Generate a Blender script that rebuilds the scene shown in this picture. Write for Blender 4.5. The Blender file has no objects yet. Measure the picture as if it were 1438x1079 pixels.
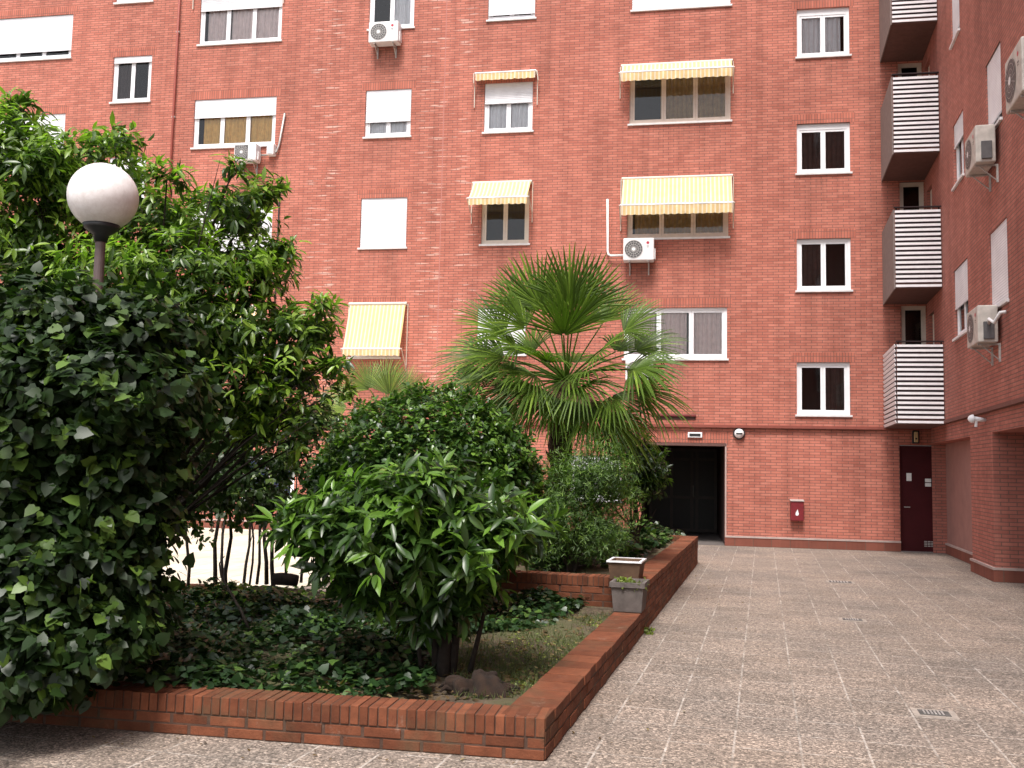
import bpy, math, random
import numpy as np
from mathutils import Vector, Matrix
random.seed(7); rng = np.random.default_rng(11)
sc = bpy.context.scene
col = sc.collection
R_ = math.radians
# ------------------------------------------------------------------ camera
F_PX, PW, PH = 1350.0, 1438.0, 1079.0
PITCH, ROLL, YAW = R_(5.05), R_(1.22), R_(10.1)
CAM = np.array([0.0, 0.0, 1.7])
cy, sy = math.cos(YAW), math.sin(YAW)
def rz(v): return np.array([v[0]*cy - v[1]*sy, v[0]*sy + v[1]*cy, v[2]])
fw = np.array([0, math.cos(PITCH), math.sin(PITCH)]); rt = np.array([1.0, 0, 0]); up = np.cross(rt, fw)
CR = rz(math.cos(ROLL)*rt + math.sin(ROLL)*up); CU = rz(math.cos(ROLL)*up - math.sin(ROLL)*rt); CF = rz(fw)
def ray(px, py): return CR*(px-PW/2)/F_PX - CU*(py-PH/2)/F_PX + CF
def ground(px, py, z=0.0):
    d = ray(px, py); return CAM + d*((z-CAM[2])/d[2])
def at(px, py, dist):                       # a point at a given distance along the view axis
    return CAM + ray(px, py)*dist
D = ground(1140, 771)[1]                    # the long facade stands at Y = D
def wallp(px, py, off=0.0):
    d = ray(px, py); return CAM + d*((D-off-CAM[1])/d[1])
cam = bpy.data.cameras.new('camera'); co = bpy.data.objects.new('camera', cam); col.objects.link(co)
cam.sensor_width = 36; cam.lens = 36*F_PX/PW; cam.clip_end = 400; cam.clip_start = .05
m = Matrix.Identity(4)
for i in range(3): m[i][0], m[i][1], m[i][2], m[i][3] = CR[i], CU[i], -CF[i], CAM[i]
co.matrix_world = m; sc.camera = co
# ------------------------------------------------------------------ wing frame
WH = R_(-4.6)                               # heading of the right-hand wing and the paving joints
WDIR = np.array([-math.sin(WH), math.cos(WH), 0]); WX = np.array([math.cos(WH), math.sin(WH), 0])
g0 = ground(1391, 816)
WO = g0 + WDIR*((D-g0[1])/WDIR[1])          # where the wing meets the long facade
WTH = math.atan2(-WDIR[1], -WDIR[0])        # local x runs towards the camera, local y into the wall
WN = np.array([-math.sin(WTH), math.cos(WTH), 0])   # into the wall
def wingp(px, py, off=0.0):                 # -> (local x, z) on the wing's face
    d = ray(px, py); o = WO - WN*off
    t = ((o-CAM)@WN)/(d@WN); p = CAM + d*t
    return (p-WO)@(-WDIR), p[2]
# ------------------------------------------------------------------ helpers
class MB:
    def __init__(s): s.v = []; s.f = []; s.t = []
    def add(s, vs, fs, tint=None):
        n = len(s.v); s.v += [tuple(map(float, p)) for p in vs]; s.f += [tuple(i+n for i in f) for f in fs]
        s.t += [random.random() if tint is None else tint]*len(vs)
    def box(s, x0, x1, y0, y1, z0, z1, tint=None, mat=None):
        vs = [(x, y, z) for z in (z0, z1) for y in (y0, y1) for x in (x0, x1)]
        if mat is not None: vs = [mat(v) for v in vs]
        s.add(vs, [(0,2,3,1), (4,5,7,6), (0,1,5,4), (1,3,7,5), (3,2,6,7), (2,0,4,6)], tint)
    def quad(s, a, b, c, d, tint=None): s.add([a, b, c, d], [(0,1,2,3)], tint)
    def tube(s, pts, rad, n=8, cap=True, tint=.5):
        pts = [Vector(p) for p in pts]
        if not hasattr(rad, '__len__'): rad = [rad]*len(pts)
        vs = []; fs = []
        for i, p in enumerate(pts):
            d = (pts[min(i+1, len(pts)-1)] - pts[max(i-1, 0)]).normalized()
            a = d.orthogonal().normalized() if i == 0 else (a - d*a.dot(d)).normalized()
            b = d.cross(a)
            for k in range(n):
                t = 2*math.pi*k/n; vs.append(p + (a*math.cos(t) + b*math.sin(t))*rad[i])
        for i in range(len(pts)-1):
            for k in range(n): k2 = (k+1) % n; fs.append((i*n+k, i*n+k2, (i+1)*n+k2, (i+1)*n+k))
        if cap: fs.append(tuple(range(n))[::-1]); fs.append(tuple((len(pts)-1)*n+k for k in range(n)))
        s.add(vs, fs, tint)
    def disc(s, c, r, n=24, y=None, r0=0.0):   # ring or disc facing -y
        cx, cyy, cz = c; vs = [(cx+r*math.cos(2*math.pi*k/n), cyy, cz+r*math.sin(2*math.pi*k/n)) for k in range(n)]
        if r0 == 0: s.add(vs, [tuple(range(n))])
        else:
            vs += [(cx+r0*math.cos(2*math.pi*k/n), cyy, cz+r0*math.sin(2*math.pi*k/n)) for k in range(n)]
            s.add(vs, [(k, (k+1) % n, n+(k+1) % n, n+k) for k in range(n)])
    def build(s, name, mat, parent=None, bevel=0, smooth=False):
        me = bpy.data.meshes.new(name); me.from_pydata(s.v, [], s.f); me.update()
        a = me.attributes.new('tint', 'FLOAT', 'POINT'); a.data.foreach_set('value', np.array(s.t, dtype=np.float32))
        me.materials.append(mat)
        if smooth: me.polygons.foreach_set('use_smooth', [True]*len(me.polygons))
        o = bpy.data.objects.new(name, me); col.objects.link(o); o.parent = parent
        if bevel:
            b = o.modifiers.new('bevel', 'BEVEL'); b.width = bevel; b.segments = 2; b.limit_method = 'ANGLE'
        return o
def tag(o, label=None, cat=None, group=None, kind=None):
    for k, v in (('label', label), ('category', cat), ('group', group), ('kind', kind)):
        if v: o[k] = v
    return o
def empty(name, loc=(0,0,0), rot=0.0):
    o = bpy.data.objects.new(name, None); col.objects.link(o); o.location = tuple(map(float, loc)); o.rotation_euler = (0,0,rot); o.empty_display_size = .2
    return o
def thing(name, label, cat, loc=(0,0,0), rot=0.0, group=None): return tag(empty(name, loc, rot), label, cat, group)
# ------------------------------------------------------------------ materials
def newmat(name):
    mt = bpy.data.materials.new(name); mt.use_nodes = True; nt = mt.node_tree
    return mt, nt, nt.nodes['Principled BSDF'], nt.nodes.new, nt.links.new
def setc(sock, c): sock.default_value = (c[0], c[1], c[2], 1)
def ramp(N, L, src, stops):
    r = N('ShaderNodeValToRGB'); e = r.color_ramp.elements
    while len(e) < len(stops): e.new(.5)
    for k, (p, c) in enumerate(stops):
        e[k].position = p; e[k].color = (c, c, c, 1) if isinstance(c, (int, float)) else (*c, 1)
    L(src, r.inputs[0]); return r.outputs[0]
def mix(N, L, fac, a, b, mode='MIX'):
    x = N('ShaderNodeMix'); x.data_type = 'RGBA'; x.blend_type = mode; x.clamp_result = False
    for s, v in ((x.inputs['Factor'], fac), (x.inputs['A'], a), (x.inputs['B'], b)):
        if hasattr(v, 'links'): L(v, s)
        elif isinstance(v, (int, float)): s.default_value = v if s.type == 'VALUE' else (v, v, v, 1)
        else: s.default_value = (*v, 1)
    return x.outputs['Result']
def math_(N, L, op, a, b=None):
    x = N('ShaderNodeMath'); x.operation = op
    for k, v in enumerate((a, b)):
        if v is None: continue
        if hasattr(v, 'links'): L(v, x.inputs[k])
        else: x.inputs[k].default_value = v
    return x.outputs[0]
def noise(N, L, vec, scale, detail=3, rough=.6):
    n = N('ShaderNodeTexNoise'); n.inputs['Scale'].default_value = scale; n.inputs['Detail'].default_value = detail; n.inputs['Roughness'].default_value = rough
    if vec is not None: L(vec, n.inputs['Vector'])
    return n.outputs['Fac']
def bump(N, L, B, h, strength, dist=.01):
    b = N('ShaderNodeBump'); b.inputs['Strength'].default_value = strength; b.inputs['Distance'].default_value = dist
    L(h, b.inputs['Height']); L(b.outputs[0], B.inputs['Normal'])
def plain(name, c, rough=.6, metal=0.0, var=.12, scale=8.0, spec=.5, bmp=0.0):
    mt, nt, B, N, L = newmat(name)
    tc = N('ShaderNodeTexCoord'); n = noise(N, L, tc.outputs['Object'], scale, 5)
    c0 = tuple(x*(1-var) for x in c); c1 = tuple(min(1, x*(1+var)) for x in c)
    L(ramp(N, L, n, [(.3, c0), (.7, c1)]), B.inputs['Base Color'])
    B.inputs['Roughness'].default_value = rough; B.inputs['Metallic'].default_value = metal; B.inputs['Specular IOR Level'].default_value = spec
    if bmp: bump(N, L, B, noise(N, L, tc.outputs['Object'], scale*12, 4), bmp)
    return mt
def brickmat(name, c1, c2, mortar, streaks=True, bw=.25, rh=.066, soldier=False, bstr=.6):
    mt, nt, B, N, L = newmat(name)
    tc = N('ShaderNodeTexCoord'); sp = N('ShaderNodeSeparateXYZ'); L(tc.outputs['Object'], sp.inputs[0])
    xx = math_(N, L, 'ADD', sp.outputs[0], sp.outputs[1])
    cb = N('ShaderNodeCombineXYZ')
    if soldier: L(sp.outputs[2], cb.inputs[1]); L(xx, cb.inputs[0])
    else: L(xx, cb.inputs[0]); L(sp.outputs[2], cb.inputs[1])
    b = N('ShaderNodeTexBrick'); L(cb.outputs[0], b.inputs['Vector']); b.inputs['Scale'].default_value = 1
    b.inputs['Brick Width'].default_value = bw; b.inputs['Row Height'].default_value = rh; b.inputs['Mortar Size'].default_value = .0085
    b.inputs['Mortar Smooth'].default_value = .35; b.inputs['Bias'].default_value = -.1
    b.offset = 0 if soldier else .5
    setc(b.inputs['Color1'], c1); setc(b.inputs['Color2'], c2); setc(b.inputs['Mortar'], mortar)
    n1 = noise(N, L, cb.outputs[0], .35, 5, .6); n2 = noise(N, L, cb.outputs[0], 3.0, 4)
    c = mix(N, L, 1.0, b.outputs['Color'], ramp(N, L, n1, [(.3, .84), (.7, 1.14)]), 'MULTIPLY')
    c = mix(N, L, 1.0, c, ramp(N, L, n2, [(.3, .92), (.72, 1.08)]), 'MULTIPLY')
    mpb = N('ShaderNodeMapping'); L(cb.outputs[0], mpb.inputs[0]); mpb.inputs['Scale'].default_value = (9, .5, 1); n3b = noise(N, L, mpb.outputs[0], 1.0, 4, .7)
    # rain and lime runs under sills: vertical stretched noise
    mp = N('ShaderNodeMapping'); L(cb.outputs[0], mp.inputs[0]); mp.inputs['Scale'].default_value = (2.6, .12, 1)
    n3 = noise(N, L, mp.outputs[0], 1.0, 5, .7)
    c = mix(N, L, 1.0, c, ramp(N, L, n3, [(.33, .80), (.55, 1.04)]), 'MULTIPLY')
    if streaks:
        for (sx0, sz0, sw, sl, sa) in STAINS:
            dx = math_(N, L, 'ABSOLUTE', math_(N, L, 'SUBTRACT', sp.outputs[0], sx0))
            gx = ramp(N, L, math_(N, L, 'DIVIDE', dx, sw), [(.3, 1.0), (1.0, 0.0)])
            gz = ramp(N, L, math_(N, L, 'DIVIDE', math_(N, L, 'SUBTRACT', sz0, sp.outputs[2]), sl), [(0.0, 0.0), (.03, 1.0), (1.0, 0.0)])
            rn = ramp(N, L, n3b, [(.35, 1.0), (.6, .1)])
            ff = math_(N, L, 'MULTIPLY', math_(N, L, 'MULTIPLY', gx, gz), math_(N, L, 'MULTIPLY', rn, sa))
            c = mix(N, L, ff, c, (.15, .075, .055))
    if streaks:   # pale lime-bloomed courses in two vertical bands
        mp2 = N('ShaderNodeMapping'); L(cb.outputs[0], mp2.inputs[0]); mp2.inputs['Scale'].default_value = (1.7, 14.0, 1)
        n4 = noise(N, L, mp2.outputs[0], 1.0, 2, .4)
        s4 = ramp(N, L, n4, [(.60, 0.0), (.68, 1.0)])
        w = N('ShaderNodeTexWave'); 
        bands = None
        for xc, ww in BANDS:
            dd = math_(N, L, 'ABSOLUTE', math_(N, L, 'SUBTRACT', sp.outputs[0], xc))
            g = ramp(N, L, math_(N, L, 'DIVIDE', dd, ww), [(.5, 1.0), (1.0, 0.0)])
            bands = g if bands is None else math_(N, L, 'MAXIMUM', bands, g)
        nt.nodes.remove(w)
        bands = math_(N, L, 'MAXIMUM', bands, .10)
        f = math_(N, L, 'MULTIPLY', math_(N, L, 'MULTIPLY', s4, bands), .6)
        f = math_(N, L, 'MULTIPLY', f, math_(N, L, 'SUBTRACT', 1.0, b.outputs['Fac']))
        c = mix(N, L, f, c, (.72, .50, .42))
    L(c, B.inputs['Base Color']); B.inputs['Roughness'].default_value = .85; B.inputs['Specular IOR Level'].default_value = .25
    h = math_(N, L, 'ADD', math_(N, L, 'MULTIPLY', math_(N, L, 'SUBTRACT', 1.0, b.outputs['Fac']), 1.0), math_(N, L, 'MULTIPLY', noise(N, L, cb.outputs[0], 60, 3), .5))
    bump(N, L, B, h, bstr, .008)
    return mt
STAINS = []
for (_x, _y, _w, _l, _a) in ((545, 66, .55, 1.6, .7), (900, 372, .55, 1.5, .6), (350, 232, .5, 1.3, .6), (1156, 84, .75, 1.0, .45), (1156, 248, .75, 1.1, .45), (1156, 412, .75, .9, .4), (1157, 588, .75, .5, .4),
        (545, 196, .7, .9, .4), (538, 352, .7, 1.2, .45), (712, 348, .7, 1.0, .45), (955, 176, 1.4, .9, .4), (50, 88, 1.1, 1.1, .4), (186, 147, .6, .9, .45), (950, 510, 1.3, .9, .45), (338, 66, 1.2, .9, .4)):
    _p = wallp(_x, _y); STAINS.append((_p[0], _p[2]-.04, _w, _l, _a))
BANDS = [(wallp(455, 250)[0], .55), (wallp(605, 300)[0], .45), (wallp(650, 300)[0], .45)]
M = {}
BR1, BR2, MO = (.52, .186, .134), (.40, .126, .089), (.20, .10, .08)
M['brick'] = brickmat('brick_facade', BR1, BR2, MO)
M['brick_soldier'] = brickmat('brick_soldier', (.50,.165,.115), (.39,.12,.083), MO, False, .066, .25, True)
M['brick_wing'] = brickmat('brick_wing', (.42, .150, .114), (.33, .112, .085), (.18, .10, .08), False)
M['plinth'] = brickmat('plinth_tiles', (.22,.075,.052), (.17,.058,.04), (.14,.08,.06), False, .42, .25, True)
M['white'] = plain('white_pvc', (.80, .80, .82), .35, var=.04)
M['offwhite'] = plain('cream_paint', (.62, .55, .47), .5, var=.07)
M['beige'] = plain('beige_frame', (.55, .45, .38), .45, var=.07)
M['cap'] = plain('plinth_cap_stone', (.40,.31,.28), .7, var=.15)
M['sill'] = plain('white_stone', (.68, .66, .66), .6, var=.1)
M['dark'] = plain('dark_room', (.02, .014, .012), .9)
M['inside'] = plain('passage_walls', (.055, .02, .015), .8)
M['doorframe'] = plain('door_frame', (.045, .026, .018), .5, var=.3)
M['doorwood'] = plain('dark_door', (.010, .006, .004), .5, var=.3)
M['maroon'] = plain('maroon_door', (.050, .005, .007), .7, var=.2, scale=2, spec=.2)
M['grey'] = plain('grey_plaster', (.34, .29, .27), .8, var=.12)
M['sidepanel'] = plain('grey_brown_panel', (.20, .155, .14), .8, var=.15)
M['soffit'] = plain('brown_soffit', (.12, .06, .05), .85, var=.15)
M['metal'] = plain('galvanised_metal', (.42, .40, .38), .5, .4, var=.2, scale=20)
M['blackm'] = plain('black_plastic', (.02, .02, .022), .45)
M['acgrey'] = plain('fan_grille', (.085, .08, .082), .6, var=.2)
M['acwhite'] = plain('ac_casing', (.72, .70, .70), .45, var=.07, scale=4)
M['acold'] = plain('weathered_casing', (.46, .42, .38), .6, var=.22, scale=6)
M['redlogo'] = plain('red_emblem', (.45, .02, .05), .4)
M['redbox'] = plain('red_box_paint', (.17, .012, .018), .45, var=.15)
M['slat'] = plain('white_slat', (.88, .86, .88), .45, var=.06)
M['slatgap'] = plain('dark_maroon_panel', (.020, .007, .009), .7)
M['concrete'] = plain('grey_concrete', (.115, .098, .09), .9, var=.25, scale=9, bmp=.4)
M['terra'] = plain('brown_concrete', (.12, .07, .042), .9, var=.25, scale=9, bmp=.4)
M['bark'] = plain('bark', (.032, .022, .016), .95, var=.4, scale=25, bmp=1.0)
M['stem'] = plain('thin_stems', (.035, .026, .02), .9, var=.4, scale=25, bmp=.6)
M['palmbark'] = plain('palm_fibre', (.052, .027, .015), .95, var=.5, scale=30, bmp=1.0)
M['polepaint'] = plain('brown_pole_paint', (.11, .075, .07), .6, var=.2)
M['pinkcurtain'] = plain('pink_curtain', (.90, .76, .74), .9, var=.1)
M['yellowcurtain'] = plain('yellow_curtain', (.88, .58, .20), .9, var=.15)
M['whitecurtain'] = plain('white_curtain', (.92, .92, .95), .9, var=.05)
M['olivecurtain'] = plain('olive_curtain', (.34, .22, .09), .9, var=.2)
M['browncurtain'] = plain('brown_blind', (.085, .052, .045), .9, var=.2)
M['blue'] = plain('blue_blind', (.12, .17, .38), .8, var=.1)
M['amber'] = plain('amber_lamp', (.55, .42, .22), .4)
M['paper'] = plain('paper_notice', (.7, .7, .68), .8)
M['rust'] = plain('drain_iron', (.10, .095, .09), .7, .3, var=.3)
M['pavepale'] = plain('pale_mortar', (.30, .255, .22), .95, var=.2, scale=18)
def shuttermat():
    mt, nt, B, N, L = newmat('roller_shutter')
    tc = N('ShaderNodeTexCoord'); sp = N('ShaderNodeSeparateXYZ'); L(tc.outputs['Object'], sp.inputs[0])
    s = math_(N, L, 'SINE', math_(N, L, 'MULTIPLY', sp.outputs[2], 2*math.pi/.045))
    L(ramp(N, L, noise(N, L, tc.outputs['Object'], 2, 4), [(.3, (.60,.60,.63)), (.7, (.76,.76,.79))]), B.inputs['Base Color'])
    B.inputs['Roughness'].default_value = .4; bump(N, L, B, s, .6, .004); return mt
M['shutter'] = shuttermat()
def awningmat():
    mt, nt, B, N, L = newmat('striped_awning')
    tc = N('ShaderNodeTexCoord'); sp = N('ShaderNodeSeparateXYZ'); L(tc.outputs['Object'], sp.inputs[0])
    s = math_(N, L, 'SINE', math_(N, L, 'MULTIPLY', sp.outputs[0], 2*math.pi/.10))
    c = ramp(N, L, s, [(.35, (.80,.60,.30)), (.6, (.86,.77,.60))])
    c = mix(N, L, 1.0, c, ramp(N, L, noise(N, L, tc.outputs['Object'], 5, 5), [(.3, .88), (.7, 1.05)]), 'MULTIPLY')
    L(c, B.inputs['Base Color']); B.inputs['Roughness'].default_value = .85
    B.inputs['Specular IOR Level'].default_value = .1
    t = N('ShaderNodeBsdfTranslucent'); L(c, t.inputs['Color']); mx = N('ShaderNodeMixShader'); mx.inputs[0].default_value = .25
    L(B.outputs[0], mx.inputs[1]); L(t.outputs[0], mx.inputs[2]); L(mx.outputs[0], nt.nodes['Material Output'].inputs[0])
    return mt
M['awning'] = awningmat()
def glassmat():
    mt, nt, B, N, L = newmat('window_glass')
    nt.nodes.remove(B)
    g = N('ShaderNodeBsdfGlossy'); g.inputs['Roughness'].default_value = .03; t = N('ShaderNodeBsdfTransparent'); setc(t.inputs['Color'], (.92,.93,.93))
    f = N('ShaderNodeFresnel'); f.inputs['IOR'].default_value = 1.5; mx = N('ShaderNodeMixShader')
    L(math_(N, L, 'MULTIPLY', f.outputs[0], 1.3), mx.inputs[0]); L(t.outputs[0], mx.inputs[1]); L(g.outputs[0], mx.inputs[2])
    L(mx.outputs[0], nt.nodes['Material Output'].inputs[0]); return mt
M['glass'] = glassmat()
def globemat():
    mt, nt, B, N, L = newmat('opal_globe')
    tc = N('ShaderNodeTexCoord')
    L(ramp(N, L, noise(N, L, tc.outputs['Object'], 14, 6, .8), [(.25, (.66,.60,.58)), (.6, (.84,.80,.80))]), B.inputs['Base Color'])
    B.inputs['Roughness'].default_value = .35; B.inputs['Subsurface Weight'].default_value = .15; B.inputs['Subsurface Radius'].default_value = (.05,.05,.05)
    return mt
M['globe'] = globemat()
def leafmat(name, dark, mid, young, rough=.32, transl=.25, spec=.5):
    mt, nt, B, N, L = newmat(name)
    a = N('ShaderNodeAttribute'); a.attribute_name = 'tint'
    c = ramp(N, L, a.outputs['Fac'], [(0.0, dark), (.5, mid), (.8, mid), (1.0, young)])
    g = N('ShaderNodeNewGeometry')
    c2 = mix(N, L, g.outputs['Backfacing'], c, mix(N, L, 1.0, c, (1.25, 1.2, 1.3), 'MULTIPLY'))
    L(c2, B.inputs['Base Color']); B.inputs['Roughness'].default_value = rough; B.inputs['Specular IOR Level'].default_value = spec
    t = N('ShaderNodeBsdfTranslucent'); L(mix(N, L, 1.0, c, (1.5, 1.9, .7), 'MULTIPLY'), t.inputs['Color'])
    mx = N('ShaderNodeMixShader'); mx.inputs[0].default_value = transl
    L(B.outputs[0], mx.inputs[1]); L(t.outputs[0], mx.inputs[2]); L(mx.outputs[0], nt.nodes['Material Output'].inputs[0])
    return mt
M['ivy'] = leafmat('ivy_leaf', (.008,.018,.005), (.018,.039,.009), (.10,.17,.028), .42, .18, .32)
M['ivyg'] = leafmat('ground_ivy_leaf', (.009,.022,.008), (.020,.047,.014), (.08,.15,.03), .36, .15, .35)
M['bright'] = leafmat('bright_leaf', (.018,.040,.008), (.055,.105,.017), (.25,.38,.05), .34, .36)
M['laurel'] = leafmat('glossy_long_leaf', (.010,.024,.007), (.032,.072,.012), (.13,.25,.03), .34, .24)
M['round'] = leafmat('small_glossy_leaf', (.014,.038,.010), (.042,.092,.018), (.14,.25,.035), .32, .24)
M['shrubleaf'] = leafmat('shrub_leaf', (.018,.036,.012), (.045,.085,.022), (.15,.22,.05), .38, .3)
M['fine'] = leafmat('fine_leaf', (.032,.068,.016), (.085,.155,.034), (.20,.31,.06), .45, .32)
M['frond'] = leafmat('palm_frond', (.032,.060,.006), (.068,.125,.012), (.17,.26,.035), .50, .34, .3)
M['paleplm'] = leafmat('pale_frond', (.08,.12,.03), (.14,.20,.045), (.25,.33,.07), .5, .4)
M['deadfrond'] = leafmat('dry_frond', (.06,.035,.014), (.12,.075,.03), (.28,.22,.10), .7, .3)
M['grass'] = leafmat('grass_blade', (.045,.07,.02), (.09,.12,.035), (.17,.18,.06), .6, .3)
M['weed'] = leafmat('yellow_green_leaf', (.08,.12,.02), (.17,.22,.04), (.32,.36,.08), .45, .35)
def soilmat():
    mt, nt, B, N, L = newmat('soil')
    tc = N('ShaderNodeTexCoord'); n = noise(N, L, tc.outputs['Object'], 6, 8, .7); n2 = noise(N, L, tc.outputs['Object'], 1.1, 4)
    c = ramp(N, L, n, [(.3, (.045,.030,.018)), (.7, (.13,.095,.06))])
    c = mix(N, L, ramp(N, L, n2, [(.45, 0.0), (.6, .7)]), c, (.09, .10, .035))
    L(c, B.inputs['Base Color']); B.inputs['Roughness'].default_value = 1; bump(N, L, B, noise(N, L, tc.outputs['Object'], 25, 6, .7), 1.0, .03); return mt
M['soil'] = soilmat()
def pavemat():
    mt, nt, B, N, L = newmat('aggregate_paving')
    tc = N('ShaderNodeTexCoord'); V = tc.outputs['Object']
    b = N('ShaderNodeTexBrick'); L(V, b.inputs['Vector']); b.offset = 0; b.inputs['Scale'].default_value = 1
    b.inputs['Brick Width'].default_value = .405; b.inputs['Row Height'].default_value = .405; b.inputs['Mortar Size'].default_value = .0085; b.inputs['Mortar Smooth'].default_value = .3
    setc(b.inputs['Color1'], (.262,.213,.178)); setc(b.inputs['Color2'], (.212,.172,.142)); setc(b.inputs['Mortar'], (.20,.165,.135))
    vo = N('ShaderNodeTexVoronoi'); vo.inputs['Scale'].default_value = 75; L(V, vo.inputs['Vector'])
    sx = N('ShaderNodeSeparateColor'); L(vo.outputs['Color'], sx.inputs[0])
    peb = ramp(N, L, sx.outputs[0], [(0.0, .38), (.35, .75), (.75, 1.1), (1.0, 1.9)])
    n1 = noise(N, L, V, 26, 6, .8)
    c = mix(N, L, 1.0, b.outputs['Color'], peb, 'MULTIPLY')
    c = mix(N, L, 1.0, c, ramp(N, L, n1, [(.3, .62), (.7, 1.38)]), 'MULTIPLY')
    n2 = noise(N, L, V, .55, 5, .65)
    c = mix(N, L, 1.0, c, ramp(N, L, n2, [(.32, (.72,.74,.76)), (.68, (1.15,1.1,1.06))]), 'MULTIPLY')
    # pale lime in stretches of the joints
    jm = ramp(N, L, noise(N, L, V, 1.7, 4, .7), [(.42, 0.08), (.54, 1.0)])
    jw = ramp(N, L, noise(N, L, V, 11.0, 5, .8), [(.36, .12), (.66, 1.0)])
    f = math_(N, L, 'MULTIPLY', math_(N, L, 'MULTIPLY', b.outputs['Fac'], jm), jw)
    c = mix(N, L, math_(N, L, 'MULTIPLY', f, .75), c, (.60,.54,.49))
    sp = ramp(N, L, noise(N, L, V, 3.1, 7, .75), [(.66, 0.0), (.76, .5)])
    c = mix(N, L, sp, c, (.5,.44,.40))
    L(c, B.inputs['Base Color']); B.inputs['Roughness'].default_value = .85
    h = math_(N, L, 'ADD', math_(N, L, 'MULTIPLY', vo.outputs['Distance'], -1.0), math_(N, L, 'MULTIPLY', n1, .6))
    bump(N, L, B, h, .6, .006); return mt
M['paving'] = pavemat()
M['palepath'] = brickmat('pale_path', (.62,.56,.45), (.54,.49,.39), (.30,.26,.21), False, .6, .6, True, .1)
_n = M['palepath'].node_tree
_c = [x for x in _n.nodes if x.type == 'COMBXYZ'][0]; _s = [x for x in _n.nodes if x.type == 'SEPXYZ'][0]
_n.links.new(_s.outputs[0], _c.inputs[0]); _n.links.new(_s.outputs[1], _c.inputs[1])
def pbrick():
    mt, nt, B, N, L = newmat('planter_brick')
    a = N('ShaderNodeAttribute'); a.attribute_name = 'tint'; tc = N('ShaderNodeTexCoord')
    c = ramp(N, L, a.outputs['Fac'], [(0.0, (.085,.048,.034)), (.04, (.085,.048,.034)), (.06, (.108,.034,.015)), (.5, (.148,.046,.021)), (1.0, (.20,.066,.031))])
    n = noise(N, L, tc.outputs['Object'], 9, 7, .7)
    c = mix(N, L, 1.0, c, ramp(N, L, n, [(.3, .68), (.7, 1.25)]), 'MULTIPLY')
    s = ramp(N, L, noise(N, L, tc.outputs['Object'], 2.3, 6, .7), [(.50, 0.0), (.72, .55)])
    c = mix(N, L, s, c, (.085,.072,.04))
    c = mix(N, L, ramp(N, L, noise(N, L, tc.outputs['Object'], 5.1, 7, .8), [(.60, 0.0), (.72, .4)]), c, (.32,.24,.19))
    L(c, B.inputs['Base Color']); B.inputs['Roughness'].default_value = .85; B.inputs['Specular IOR Level'].default_value = .3
    bump(N, L, B, noise(N, L, tc.outputs['Object'], 70, 5, .7), .7, .006); return mt
M['pbrick'] = pbrick()

# ------------------------------------------------------------------ window and wall builders (local frame: x along, y into wall, z up)
def wall_sheet(name, x0, x1, z0, z1, holes, mat, parent, y=0.0, depth=.16, thick=.3):
    xs = sorted({x0, x1, *[h[0] for h in holes], *[h[1] for h in holes]}); zs = sorted({z0, z1, *[h[2] for h in holes], *[h[3] for h in holes]})
    b = MB()
    for i in range(len(xs)-1):
        for k in range(len(zs)-1):
            xc, zc = (xs[i]+xs[i+1])/2, (zs[k]+zs[k+1])/2
            if any(h[0] < xc < h[1] and h[2] < zc < h[3] for h in holes): continue
            b.quad((xs[i],y,zs[k]), (xs[i+1],y,zs[k]), (xs[i+1],y,zs[k+1]), (xs[i],y,zs[k+1]))
    for h in holes:
        d = h[4] if len(h) > 4 else depth
        a, c, e, f = h[:4]
        b.quad((a,y,e), (a,y+d,e), (c,y+d,e), (c,y,e)); b.quad((a,y,f), (c,y,f), (c,y+d,f), (a,y+d,f))
        b.quad((a,y,e), (a,y,f), (a,y+d,f), (a,y+d,e)); b.quad((c,y,e), (c,y+d,e), (c,y+d,f), (c,y,f))
    # ends, top and bottom thickness
    b.quad((x0,y,z0), (x0,y,z1), (x0,y+thick,z1), (x0,y+thick,z0)); b.quad((x1,y,z0), (x1,y+thick,z0), (x1,y+thick,z1), (x1,y,z1))
    b.quad((x0,y,z1), (x1,y,z1), (x1,y+thick,z1), (x0,y+thick,z1)); b.quad((x0,y,z0), (x0,y+thick,z0), (x1,y+thick,z0), (x1,y,z0))
    return b.build(name, mat, parent)
def wavy(b, x0, x1, z0, z1, y, amp=.018, per=.11):
    n = max(6, int((x1-x0)/.02)); ph = random.random()*6
    vs = []; 
    for i in range(n+1):
        x = x0+(x1-x0)*i/n; yy = y+amp*math.sin(2*math.pi*x/per+ph)+amp*.5*math.sin(2*math.pi*x/(per*2.3)+ph*2)
        vs += [(x, yy, z0), (x, yy, z1)]
    b.add(vs, [(2*i, 2*i+2, 2*i+3, 2*i+1) for i in range(n)])
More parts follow.
